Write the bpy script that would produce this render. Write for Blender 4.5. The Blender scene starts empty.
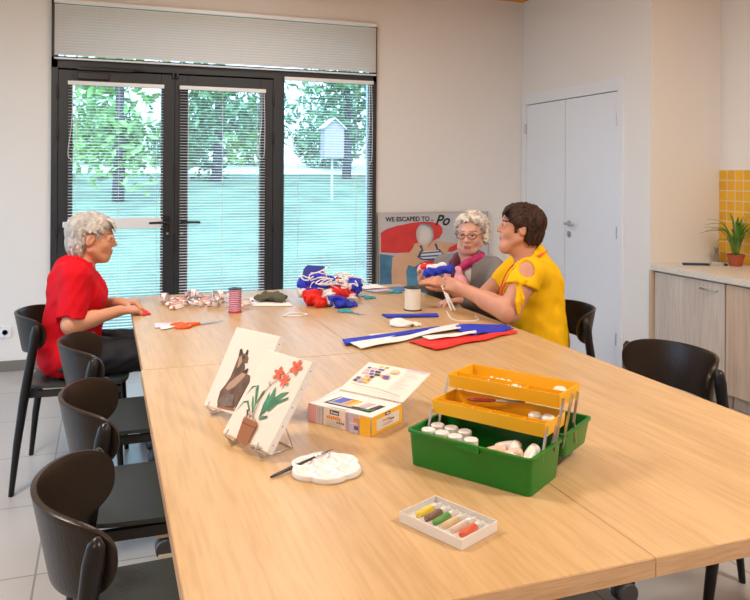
import bpy, bmesh, math, random
import numpy as np
from mathutils import Vector, Matrix
from mathutils.geometry import tessellate_polygon
random.seed(7)
RNG = np.random.RandomState(11)
COL = bpy.context.scene.collection
PI = math.pi

# ------------------------------------------------------------------ materials
def mat(name, color, rough=0.5, metal=0.0, spec=0.5, coat=0.0, bump=None, var=None, emit=None, sub=0.0, sheen=0.0):
    m = bpy.data.materials.new(name); m.use_nodes = True
    nt = m.node_tree; b = nt.nodes['Principled BSDF']
    b.inputs['Base Color'].default_value = (*color, 1); b.inputs['Roughness'].default_value = rough
    b.inputs['Metallic'].default_value = metal; b.inputs['Specular IOR Level'].default_value = spec
    b.inputs['Coat Weight'].default_value = coat
    if sheen: b.inputs['Sheen Weight'].default_value = sheen
    if sub:
        b.inputs['Subsurface Weight'].default_value = sub
        b.inputs['Subsurface Radius'].default_value = (0.02, 0.008, 0.004)
        b.inputs['Subsurface Scale'].default_value = 0.5
    if emit:
        b.inputs['Emission Color'].default_value = (*emit[0], 1); b.inputs['Emission Strength'].default_value = emit[1]
    tc = nt.nodes.new('ShaderNodeTexCoord')
    if var:                              # (scale, amount, stretch) mottled colour of the thing itself
        mp = nt.nodes.new('ShaderNodeMapping'); mp.inputs['Scale'].default_value = var[2]
        n = nt.nodes.new('ShaderNodeTexNoise'); n.inputs['Scale'].default_value = var[0]; n.inputs['Detail'].default_value = 5
        r = nt.nodes.new('ShaderNodeValToRGB'); a = var[1]
        r.color_ramp.elements[0].position = 0.3; r.color_ramp.elements[1].position = 0.7
        r.color_ramp.elements[0].color = (*[c * (1 - a) for c in color], 1)
        r.color_ramp.elements[1].color = (*[min(1, c * (1 + a)) for c in color], 1)
        nt.links.new(tc.outputs['Object'], mp.inputs[0]); nt.links.new(mp.outputs[0], n.inputs['Vector'])
        nt.links.new(n.outputs['Fac'], r.inputs[0]); nt.links.new(r.outputs[0], b.inputs['Base Color'])
    if bump:                             # (scale, strength, stretch)
        mp = nt.nodes.new('ShaderNodeMapping'); mp.inputs['Scale'].default_value = bump[2] if len(bump) > 2 else (1, 1, 1)
        n = nt.nodes.new('ShaderNodeTexNoise'); n.inputs['Scale'].default_value = bump[0]; n.inputs['Detail'].default_value = 3
        k = nt.nodes.new('ShaderNodeBump'); k.inputs['Strength'].default_value = bump[1]; k.inputs['Distance'].default_value = 0.01
        nt.links.new(tc.outputs['Object'], mp.inputs[0]); nt.links.new(mp.outputs[0], n.inputs['Vector'])
        nt.links.new(n.outputs['Fac'], k.inputs['Height']); nt.links.new(k.outputs[0], b.inputs['Normal'])
    return m

def glass(name, tint=(0.93, 0.97, 0.96), refl=0.07):
    m = bpy.data.materials.new(name); m.use_nodes = True; nt = m.node_tree
    nt.nodes.remove(nt.nodes['Principled BSDF']); out = nt.nodes['Material Output']
    t = nt.nodes.new('ShaderNodeBsdfTransparent'); t.inputs[0].default_value = (*tint, 1)
    g = nt.nodes.new('ShaderNodeBsdfGlossy'); g.inputs['Roughness'].default_value = 0.02
    mx = nt.nodes.new('ShaderNodeMixShader'); mx.inputs[0].default_value = refl
    nt.links.new(t.outputs[0], mx.inputs[1]); nt.links.new(g.outputs[0], mx.inputs[2]); nt.links.new(mx.outputs[0], out.inputs[0])
    return m

def grid_mat(name, color, grout, size, gap, rough, var=0.03, off=(0, 0, 0), axes='XY', spec=0.5):
    m = mat(name, color, rough, spec=spec); nt = m.node_tree; b = nt.nodes['Principled BSDF']
    tc = nt.nodes.new('ShaderNodeNewGeometry'); mp = nt.nodes.new('ShaderNodeMapping')
    mp.inputs['Location'].default_value = off
    if axes == 'YZ':
        s = nt.nodes.new('ShaderNodeSeparateXYZ'); c = nt.nodes.new('ShaderNodeCombineXYZ')
        nt.links.new(tc.outputs['Position'], s.inputs[0]); nt.links.new(s.outputs['Y'], c.inputs['X']); nt.links.new(s.outputs['Z'], c.inputs['Y'])
        nt.links.new(c.outputs[0], mp.inputs[0])
    else:
        nt.links.new(tc.outputs['Position'], mp.inputs[0])
    br = nt.nodes.new('ShaderNodeTexBrick'); br.offset = 0; br.squash = 1
    br.inputs['Scale'].default_value = 1; br.inputs['Brick Width'].default_value = size[0]; br.inputs['Row Height'].default_value = size[1]
    br.inputs['Mortar Size'].default_value = gap; br.inputs['Mortar Smooth'].default_value = 0.1
    br.inputs['Color1'].default_value = (*[c * (1 - var) for c in color], 1); br.inputs['Color2'].default_value = (*[c * (1 + var) for c in color], 1)
    br.inputs['Mortar'].default_value = (*grout, 1)
    nt.links.new(mp.outputs[0], br.inputs['Vector'])
    n = nt.nodes.new('ShaderNodeTexNoise'); n.inputs['Scale'].default_value = 2.5; n.inputs['Detail'].default_value = 6
    mx = nt.nodes.new('ShaderNodeMixRGB'); mx.blend_type = 'MULTIPLY'; mx.inputs[0].default_value = 1
    r = nt.nodes.new('ShaderNodeValToRGB'); r.color_ramp.elements[0].color = (.93, .93, .93, 1); r.color_ramp.elements[1].color = (1, 1, 1, 1)
    nt.links.new(tc.outputs['Position'], n.inputs['Vector']); nt.links.new(n.outputs['Fac'], r.inputs[0])
    nt.links.new(br.outputs['Color'], mx.inputs[1]); nt.links.new(r.outputs[0], mx.inputs[2]); nt.links.new(mx.outputs[0], b.inputs['Base Color'])
    k = nt.nodes.new('ShaderNodeBump'); k.invert = True; k.inputs['Strength'].default_value = 0.3; k.inputs['Distance'].default_value = 0.002
    nt.links.new(br.outputs['Fac'], k.inputs['Height']); nt.links.new(k.outputs[0], b.inputs['Normal'])
    return m

def wood(name, c1, c2, scale=(14, 0.9, 14), rough=0.4, coat=0.0, planks=None):
    m = mat(name, c1, rough, coat=coat); nt = m.node_tree; b = nt.nodes['Principled BSDF']
    tc = nt.nodes.new('ShaderNodeTexCoord'); mp = nt.nodes.new('ShaderNodeMapping'); mp.inputs['Scale'].default_value = scale
    n = nt.nodes.new('ShaderNodeTexNoise'); n.inputs['Scale'].default_value = 1.5; n.inputs['Detail'].default_value = 8; n.inputs['Distortion'].default_value = 0.4
    n.inputs['Roughness'].default_value = 0.62
    r = nt.nodes.new('ShaderNodeValToRGB'); r.color_ramp.elements[0].position = 0.32; r.color_ramp.elements[1].position = 0.68
    r.color_ramp.elements[0].color = (*c2, 1); r.color_ramp.elements[1].color = (*c1, 1)
    nt.links.new(tc.outputs['Object'], mp.inputs[0]); nt.links.new(mp.outputs[0], n.inputs['Vector']); nt.links.new(n.outputs['Fac'], r.inputs[0])
    last = r.outputs[0]
    # fine pores
    mp2 = nt.nodes.new('ShaderNodeMapping'); mp2.inputs['Scale'].default_value = tuple(s * 3.2 for s in scale)
    n2 = nt.nodes.new('ShaderNodeTexNoise'); n2.inputs['Scale'].default_value = 2; n2.inputs['Detail'].default_value = 2
    r2 = nt.nodes.new('ShaderNodeValToRGB'); r2.color_ramp.elements[0].position = 0.38; r2.color_ramp.elements[1].position = 0.55
    r2.color_ramp.elements[0].color = (.9, .88, .85, 1); r2.color_ramp.elements[1].color = (1, 1, 1, 1)
    mx = nt.nodes.new('ShaderNodeMixRGB'); mx.blend_type = 'MULTIPLY'; mx.inputs[0].default_value = 1
    nt.links.new(tc.outputs['Object'], mp2.inputs[0]); nt.links.new(mp2.outputs[0], n2.inputs['Vector']); nt.links.new(n2.outputs['Fac'], r2.inputs[0])
    nt.links.new(last, mx.inputs[1]); nt.links.new(r2.outputs[0], mx.inputs[2]); last = mx.outputs[0]
    if planks:
        br = nt.nodes.new('ShaderNodeTexBrick'); br.inputs['Scale'].default_value = 1
        br.inputs['Brick Width'].default_value = planks[0]; br.inputs['Row Height'].default_value = planks[1]; br.inputs['Mortar Size'].default_value = 0
        br.inputs['Color1'].default_value = (.93, .925, .915, 1); br.inputs['Color2'].default_value = (1, 1, 1, 1)
        rot = nt.nodes.new('ShaderNodeMapping'); rot.inputs['Rotation'].default_value = (0, 0, PI / 2)
        nt.links.new(tc.outputs['Object'], rot.inputs[0]); nt.links.new(rot.outputs[0], br.inputs['Vector'])
        m3 = nt.nodes.new('ShaderNodeMixRGB'); m3.blend_type = 'MULTIPLY'; m3.inputs[0].default_value = 1
        nt.links.new(last, m3.inputs[1]); nt.links.new(br.outputs['Color'], m3.inputs[2]); last = m3.outputs[0]
    nt.links.new(last, b.inputs['Base Color'])
    return m

M = {}
def defmats():
    M['wall'] = mat('wall_paint', (.80, .785, .77), .85, bump=(60, .05))
    M['wall_white'] = mat('white_paint', (.76, .75, .74), .7)
    M['ceiling'] = mat('orange_ceiling_paint', (.84, .36, .05), .8)
    M['floor'] = grid_mat('floor_tiles', (.44, .425, .42), (.24, .23, .23), (.6, .605), .004, .32, off=(.22, -.46, 0))
    M['base'] = grid_mat('baseboard_tile', (.20, .185, .175), (.14, .13, .13), (.6, 5), .003, .45, off=(.22, 0, 0))
    M['frame'] = mat('anthracite_aluminium', (.022, .026, .032), .42, spec=.5)
    M['frame_blk'] = mat('black_plastic_handle', (.012, .012, .014), .35)
    M['steel'] = mat('brushed_steel', (.55, .55, .56), .3, 1)
    M['slat'] = mat('white_lacquered_slat', (.80, .81, .82), .38)
    M['slat_beige'] = mat('cream_lacquered_slat', (.66, .64, .61), .5)
    M['cord'] = mat('white_cord', (.75, .75, .75), .6)
    M['glass'] = glass('window_glass', (.82, .93, 1.0), .05)
    M['door'] = mat('white_laminate_door', (.78, .82, .88), .35)
    M['doorframe'] = mat('white_lacquer_trim', (.78, .81, .86), .35)
    M['gap'] = mat('dark_joint', (.03, .03, .03), .8)
    M['table'] = wood('light_oak_laminate', (.605, .405, .205), (.52, .335, .16), (11, .8, 11), .36, planks=(1.7, .13))
    M['table_edge'] = wood('oak_edge_band', (.66, .43, .25), (.53, .32, .17), (3, 1.2, 60), .45)
    M['beige'] = mat('beige_metal', (.62, .48, .33), .4)
    M['blackwood'] = mat('black_stained_wood', (.009, .008, .009), .32, spec=.35, bump=(30, .12, (1, 1, .2)))
    M['brownblack'] = mat('dark_brown_black_stained_veneer', (.020, .012, .008), .30, spec=.32, bump=(40, .1, (1, 6, 1)))
    M['seat'] = mat('black_grained_seat', (.032, .038, .035), .36, spec=.6, bump=(70, .2, (1, 6, 1)))
    M['rubber'] = mat('black_rubber', (.02, .02, .02), .6)
    M['caster'] = mat('dark_grey_caster', (.09, .085, .09), .5)
    M['tile'] = grid_mat('yellow_wall_tiles', (.80, .42, .028), (.80, .62, .36), (.0725, .0725), .0035, .18, .08, off=(-4.2 + .0725 * 58, -.81, 0), axes='YZ')
    M['worktop'] = mat('pale_speckled_worktop', (.70, .66, .60), .35, var=(60, .08, (1, 1, 1)))
    M['cabinet'] = wood('greyed_oak_front', (.66, .60, .55), (.52, .46, .42), (9, 9, .55), .5)
    M['cab_in'] = wood('sand_oak_side', (.62, .50, .40), (.50, .38, .29), (9, 9, .55), .5)
    M['pot'] = mat('terracotta_plastic', (.36, .075, .03), .5)
    M['soil'] = mat('dark_soil', (.03, .02, .014), .9, bump=(80, .6))
    M['leaf'] = mat('plant_leaf_green', (.09, .25, .025), .45, var=(8, .5, (1, 1, 1)))
    M['stem'] = mat('plant_stem', (.25, .33, .08), .5)
    M['catgrey'] = mat('grey_resin', (.20, .19, .19), .5)
    M['navy'] = mat('navy_cloth', (.02, .035, .11), .6)
    M['paper'] = mat('white_paper', (.84, .82, .80), .7)
    M['card'] = mat('white_carton', (.74, .71, .70), .5)
    M['canvas'] = mat('primed_canvas', (.80, .69, .62), .75, bump=(400, .08))
    M['canvas_side'] = mat('white_canvas_edge', (.76, .76, .79), .75)
    M['blk'] = mat('black_ink', (.012, .012, .014), .5)
    M['dk'] = mat('dark_grey_ink', (.06, .055, .06), .6)
    M['horse'] = mat('brown_horse_paint', (.135, .072, .045), .7, var=(30, .45, (1, 1, 1)))
    M['horse_dk'] = mat('dark_brown_paint', (.05, .03, .022), .7)
    M['horse_lt'] = mat('tan_paint', (.42, .27, .18), .7)
    M['p_red'] = mat('orange_red_paint', (.72, .11, .05), .7, var=(60, .25, (1, 1, 1)))
    M['p_green'] = mat('green_leaf_paint', (.045, .21, .11), .7, var=(50, .4, (1, 1, 1)))
    M['p_pot'] = mat('brown_pot_paint', (.30, .105, .035), .7)
    M['p_potdk'] = mat('dark_pot_paint', (.16, .05, .02), .7)
    M['yellow'] = mat('yellow_plastic', (.80, .43, .012), .38, sub=0)
    M['green'] = mat('green_plastic', (.004, .17, .012), .33, bump=(200, .05))
    M['bottle'] = mat('white_plastic_bottle', (.74, .72, .70), .35)
    M['cap'] = mat('clear_white_cap', (.72, .71, .70), .25)
    M['flesh'] = mat('pink_beige_paint_in_bottle', (.76, .50, .40), .4)
    M['wax'] = mat('translucent_white_plastic', (.78, .73, .70), .25)
    M['maroon'] = mat('maroon_handle', (.22, .012, .02), .4)
    M['greyb'] = mat('grey_bristle', (.35, .33, .33), .6)
    M['y_box'] = mat('yellow_carton', (.90, .48, .03), .5)
    M['pink_box'] = mat('pink_lilac_carton', (.70, .42, .46), .5)
    M['lilac'] = mat('lilac_print', (.42, .36, .55), .6)
    M['purple'] = mat('purple_print', (.14, .08, .30), .6)
    M['orange'] = mat('orange_print', (.80, .27, .04), .6)
    M['pinkpr'] = mat('pink_print', (.72, .38, .42), .6)
    M['bluepr'] = mat('blue_print', (.06, .10, .50), .5)
    M['greyp'] = mat('grey_print', (.42, .40, .40), .6)
    M['redthr'] = mat('red_thread', (.62, .015, .06), .5)
    M['bluethr'] = mat('blue_thread', (.10, .08, .42), .5)
    M['clr'] = glass('clear_plastic_cover', (.97, .97, .97), .08)
    M['ribwhite'] = mat('white_ribbon', (.86, .84, .84), .45)
    M['f_white'] = mat('white_crepe_fabric', (.76, .75, .77), .8, bump=(90, .3))
    M['f_red'] = mat('red_crepe_fabric', (.75, .02, .015), .75, bump=(90, .3))
    M['f_blue'] = mat('royal_blue_crepe_fabric', (.010, .032, .50), .7, bump=(90, .3))
    M['orangeh'] = mat('orange_plastic_handle', (.78, .10, .015), .35)
    M['tealh'] = mat('teal_plastic_handle', (.02, .36, .46), .35)
    M['olive'] = mat('olive_cloth', (.085, .085, .05), .8, bump=(90, .3))
    M['thread'] = mat('cream_white_thread', (.80, .78, .70), .6, bump=(300, .3, (.1, .1, 4)))
    M['lace'] = mat('white_lace', (.85, .82, .80), .7)
    # people
    M['skinA'] = mat('tanned_skin', (.60, .29, .18), .5, sub=.12, var=(14, .07, (1, 1, 1)))
    M['skinG'] = mat('fair_rosy_skin', (.66, .37, .29), .5, sub=.12, var=(14, .07, (1, 1, 1)))
    M['skinW'] = mat('warm_skin', (.60, .29, .19), .5, sub=.12, var=(14, .07, (1, 1, 1)))
    M['lips'] = mat('lips', (.46, .17, .14), .45)
    M['brow'] = mat('brow_hair_grey', (.20, .13, .10), .8)
    M['browdk'] = mat('brow_hair_dark', (.06, .03, .02), .8)
    M['eyew'] = mat('eye_white', (.30, .26, .24), .45)
    M['iris'] = mat('iris_dark', (.04, .03, .03), .15)
    M['hairA'] = mat('silver_grey_hair', (.44, .41, .39), .5, var=(40, .35, (1, 1, .35)), bump=(130, .6, (1, 1, .2)))
    M['hairG'] = mat('white_blond_hair', (.62, .58, .52), .6, var=(30, .45, (1, 1, .4)), bump=(130, .6, (1, 1, .3)))
    M['hairW'] = mat('dark_reddish_brown_hair', (.034, .013, .007), .55, spec=.3, var=(40, .6, (1, 1, .4)), bump=(130, .6, (1, 1, .3)))
    M['redshirt'] = mat('red_jersey', (.60, .005, .014), .8, spec=.15, bump=(14, .4))
    M['yelshirt'] = mat('yellow_jersey', (.88, .50, .006), .75, spec=.15, bump=(14, .4))
    M['trousers'] = mat('black_navy_trousers', (.016, .017, .026), .8, bump=(20, .3))
    M['cardi'] = mat('grey_knit', (.25, .24, .245), .9, bump=(150, .8, (1, 1, 3)))
    M['topwhite'] = mat('pale_top', (.62, .62, .66), .8)
    M['scarf_m'] = mat('magenta_scarf', (.50, .02, .16), .6)
    M['scarf_d'] = mat('plum_scarf', (.11, .015, .05), .65)
    M['scarf_p'] = mat('light_pink_scarf', (.82, .38, .46), .65)
    M['lanyard'] = mat('orange_red_lanyard', (.75, .10, .02), .5)
    M['glassframe'] = mat('dark_spectacle_frame', (.05, .035, .03), .35)
    M['shoe'] = mat('black_shoe', (.02, .02, .02), .5)
    # outdoors
    M['lawn'] = mat('lawn_green', (.13, .22, .14), .9, var=(1.2, .35, (1, 1, 1)), bump=(8, .4))
    M['gravel'] = mat('pale_path_gravel', (.72, .70, .66), .9)
    M['tleaf'] = mat('tree_leaf_green', (.22, .40, .12), .6, var=(3, .5, (1, 1, 1)))
    M['tleaf2'] = mat('tree_leaf_dark_green', (.13, .28, .13), .6, var=(3, .5, (1, 1, 1)))
    M['bark'] = mat('grey_bark', (.10, .09, .10), .9, bump=(20, .8))
    M['facade'] = mat('pale_render', (.6, .6, .6), .9)

# ------------------------------------------------------------------ mesh helper
class MB:
    def __init__(s): s.v = []; s.f = []; s.m = []
    def add(s, v, f, mi=0, X=None):
        o = len(s.v)
        s.v += [tuple(X @ Vector(p)) if X is not None else tuple(p) for p in v]
        s.f += [tuple(i + o for i in q) for q in f]; s.m += [mi] * len(f); return s
    def box(s, lo, hi, mi=0, X=None):
        x0, y0, z0 = lo; x1, y1, z1 = hi
        v = [(x0,y0,z0),(x1,y0,z0),(x1,y1,z0),(x0,y1,z0),(x0,y0,z1),(x1,y0,z1),(x1,y1,z1),(x0,y1,z1)]
        return s.add(v, [(0,3,2,1),(4,5,6,7),(0,1,5,4),(1,2,6,5),(2,3,7,6),(3,0,4,7)], mi, X)
    def rbox(s, lo, hi, r, mi=0, X=None, seg=3):           # vertical edges rounded
        x0,y0,z0 = lo; x1,y1,z1 = hi; pts = []
        for cx, cy, a0 in ((x1-r,y1-r,0),(x0+r,y1-r,90),(x0+r,y0+r,180),(x1-r,y0+r,270)):
            for k in range(seg+1):
                a = math.radians(a0 + 90*k/seg); pts.append((cx+r*math.cos(a), cy+r*math.sin(a)))
        return s.prism(pts, z0, z1, mi, X)
    def prism(s, pts, z0, z1, mi=0, X=None):
        n = len(pts)
        v = [(x,y,z0) for x,y in pts] + [(x,y,z1) for x,y in pts]
        f = [tuple(range(n-1,-1,-1)), tuple(range(n,2*n))] + [(i,(i+1)%n,(i+1)%n+n,i+n) for i in range(n)]
        return s.add(v, f, mi, X)
    def lathe(s, prof, n=20, mi=0, X=None, cap=True):
        v = []; f = []
        for r, z in prof:
            for k in range(n):
                a = 2*PI*k/n; v.append((r*math.cos(a), r*math.sin(a), z))
        for i in range(len(prof)-1):
            for k in range(n):
                a, b = i*n+k, i*n+(k+1)%n; f.append((a, b, b+n, a+n))
        if cap: f.append(tuple(range(n-1,-1,-1))); f.append(tuple(range((len(prof)-1)*n, len(prof)*n)))
        return s.add(v, f, mi, X)
    def tube(s, pts, rad, n=8, mi=0, X=None, closed=False, flat=None):
        P = [Vector(p) for p in pts]; m = len(P); v = []; f = []
        up = Vector((0,0,1)); prevN = None
        for i, p in enumerate(P):
            if closed: t = P[(i+1)%m] - P[i-1]
            else: t = P[min(i+1,m-1)] - P[max(i-1,0)]
            t.normalize()
            if prevN is None:
                nn = t.cross(up)
                if nn.length < 1e-3: nn = t.cross(Vector((1,0,0)))
            else: nn = prevN - t * prevN.dot(t)
            nn.normalize(); prevN = nn; bb = t.cross(nn)
            r = rad[i] if isinstance(rad, (list, tuple)) else rad
            for k in range(n):
                a = 2*PI*k/n; c = math.cos(a)*r; d = math.sin(a)*r*(flat or 1)
                v.append(tuple(p + nn*c + bb*d))
        R = m if closed else m-1
        for i in range(R):
            for k in range(n):
                a = i*n+k; b = i*n+(k+1)%n; c = ((i+1)%m)*n+(k+1)%n; d = ((i+1)%m)*n+k; f.append((a,d,c,b))
        if not closed: f.append(tuple(range(n))); f.append(tuple(range(m*n-1,(m-1)*n-1,-1)))
        return s.add(v, f, mi, X)
    def sph(s, c, r, mi=0, n=12, X=None):
        rx, ry, rz = r if isinstance(r, tuple) else (r,r,r); prof = []; v = [(c[0],c[1],c[2]-rz)]; f = []
        h = n//2
        for i in range(1, h):
            a = PI*i/h
            for k in range(n):
                b = 2*PI*k/n; v.append((c[0]+rx*math.sin(a)*math.cos(b), c[1]+ry*math.sin(a)*math.sin(b), c[2]-rz*math.cos(a)))
        v.append((c[0],c[1],c[2]+rz)); e = len(v)-1
        for k in range(n):
            f.append((0, 1+(k+1)%n, 1+k)); f.append((e, e-n+k, e-n+(k+1)%n))
        for i in range(h-2):
            for k in range(n):
                a = 1+i*n+k; b = 1+i*n+(k+1)%n; f.append((a,b,b+n,a+n))
        return s.add(v, f, mi, X)
    def sheet(s, rows, mi=0, X=None, thick=0.0):           # rows of points -> grid; thick>0 gives it a back side
        nr, nc = len(rows), len(rows[0]); R = [[Vector(p) for p in r] for r in rows]
        v = [tuple(p) for r in R for p in r]
        f = [(i*nc+j, i*nc+j+1, (i+1)*nc+j+1, (i+1)*nc+j) for i in range(nr-1) for j in range(nc-1)]
        if thick:
            o = len(v)
            for i in range(nr):
                for j in range(nc):
                    a = R[min(i+1,nr-1)][j]-R[max(i-1,0)][j]; b = R[i][min(j+1,nc-1)]-R[i][max(j-1,0)]
                    nn = b.cross(a)
                    if nn.length > 1e-9: nn.normalize()
                    v.append(tuple(R[i][j]-nn*thick))
            f += [tuple(o+k for k in reversed(q)) for q in f[:]]
            rim = [(0,j) for j in range(nc)]+[(i,nc-1) for i in range(1,nr)]+[(nr-1,j) for j in range(nc-2,-1,-1)]+[(i,0) for i in range(nr-2,0,-1)]
            ids = [i*nc+j for i,j in rim]
            for k in range(len(ids)):
                a,b = ids[k], ids[(k+1)%len(ids)]; f.append((b,a,a+o,b+o))
        return s.add(v, f, mi, X)
    def build(s, name, mats, parent=None, smooth=False, loc=None, rot=None, angle=None):
        me = bpy.data.meshes.new(name); me.from_pydata(s.v, [], s.f)
        for m in (mats if isinstance(mats, (list, tuple)) else [mats]): me.materials.append(m)
        if any(s.m): me.polygons.foreach_set('material_index', s.m)
        bm = bmesh.new(); bm.from_mesh(me); bmesh.ops.recalc_face_normals(bm, faces=bm.faces)
        if angle is not None:
            for e in bm.edges: e.smooth = e.calc_face_angle(3.1) < math.radians(angle)
            for q in bm.faces: q.smooth = True
        bm.to_mesh(me); bm.free()
        if smooth: me.polygons.foreach_set('use_smooth', [True]*len(me.polygons))
        o = bpy.data.objects.new(name, me); COL.objects.link(o)
        if parent: o.parent = parent
        if loc: o.location = loc
        if rot: o.rotation_euler = rot
        return o

def bev(o, w=.002, seg=2):
    b = o.modifiers.new('bevel', 'BEVEL'); b.width = w; b.segments = seg; b.limit_method = 'ANGLE'; b.angle_limit = math.radians(40)
    b.harden_normals = False
    return o
def tag(o, label=None, cat=None, group=None, kind=None):
    if label: o['label'] = label
    if cat: o['category'] = cat
    if group: o['group'] = group
    if kind: o['kind'] = kind
    return o
def struct(o): o['kind'] = 'structure'; return o
def empty(name, loc, label, cat, rz=0, group=None):
    o = bpy.data.objects.new(name, None); COL.objects.link(o); o.location = loc; o.rotation_euler = (0,0,rz); o.empty_display_size = .1
    return tag(o, label, cat, group)
def copy_tree(o, parent=None):
    c = o.copy(); COL.objects.link(c); c.parent = parent
    for ch in [x for x in COL.objects if x.parent == o]: copy_tree(ch, c)
    return c
def frame_mat(origin, U, V):                     # local x along U, local y along V, z = normal
    U = Vector(U).normalized(); V = Vector(V).normalized(); N = U.cross(V).normalized()
    return Matrix(((U.x,V.x,N.x,origin[0]),(U.y,V.y,N.y,origin[1]),(U.z,V.z,N.z,origin[2]),(0,0,0,1)))
class Sheet:                                     # printed or painted flat shapes on a plane
    def __init__(s): s.mb = MB(); s.lv = 0; s.mats = []
    def _mi(s, m):
        if m not in s.mats: s.mats.append(m)
        return s.mats.index(m)
    def poly(s, pts, m, hole=None, lift=True):
        if lift: s.lv += 1
        z = s.lv * .00018
        L = [[Vector((x,y,0)) for x,y in pts]]
        if hole: L.append([Vector((x,y,0)) for x,y in hole])
        flat = [p for l in L for p in l]
        s.mb.add([(p.x,p.y,z) for p in flat], [t for t in tessellate_polygon(L)], s._mi(m)); return s
    def ell(s, cx, cy, rx, ry, m, rot=0, n=24, hole=None):
        return s.poly([(cx+rx*math.cos(a)*math.cos(rot)-ry*math.sin(a)*math.sin(rot), cy+rx*math.cos(a)*math.sin(rot)+ry*math.sin(a)*math.cos(rot)) for a in [2*PI*k/n for k in range(n)]], m, hole)
    def rect(s, x0, y0, x1, y1, m): return s.poly([(x0,y0),(x1,y0),(x1,y1),(x0,y1)], m)
    def stroke(s, pts, w, m, taper=False):
        L = []; R = []
        for i,(x,y) in enumerate(pts):
            a = pts[max(i-1,0)]; b = pts[min(i+1,len(pts)-1)]; dx,dy = b[0]-a[0], b[1]-a[1]; l = math.hypot(dx,dy) or 1
            ww = w*(math.sin(PI*(i+.35)/(len(pts)-.3)) if taper else 1)/2
            L.append((x-dy/l*ww, y+dx/l*ww)); R.append((x+dy/l*ww, y-dx/l*ww))
        return s.poly(L+R[::-1], m)
    def build(s, name, parent): 
        o = s.mb.build(name, s.mats, parent); 
        me = o.data
        bm = bmesh.new(); bm.from_mesh(me)
        for f in bm.faces:
            if f.normal.z < 0: f.normal_flip()
        bm.to_mesh(me); bm.free(); return o
def text(body, size, m, parent, X, name='lettering', shear=0, ext=.0004, width=1.0, bold=0):
    cu = bpy.data.curves.new(name, 'FONT'); cu.body = body; cu.size = size; cu.extrude = ext; cu.shear = shear; cu.space_character = width; cu.offset = bold
    q = bpy.data.objects.new(name+'_curve', cu); COL.objects.link(q); bpy.context.view_layer.update()
    me = bpy.data.meshes.new_from_object(q.evaluated_get(bpy.context.evaluated_depsgraph_get())); bpy.data.objects.remove(q); me.materials.clear(); me.materials.append(m)
    o = bpy.data.objects.new(name, me); COL.objects.link(o); o.parent = parent; o.matrix_local = X; return o
def spline(P, n=8):
    P = [Vector(p) for p in P]; out = []
    for i in range(len(P)-1):
        p0 = P[max(i-1,0)]; p1 = P[i]; p2 = P[i+1]; p3 = P[min(i+2,len(P)-1)]
        for k in range(n):
            t = k/n; out.append(.5*((2*p1)+(p2-p0)*t+(2*p0-5*p1+4*p2-p3)*t*t+(3*p1-p0-3*p2+p3)*t**3))
    out.append(P[-1]); return out
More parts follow.
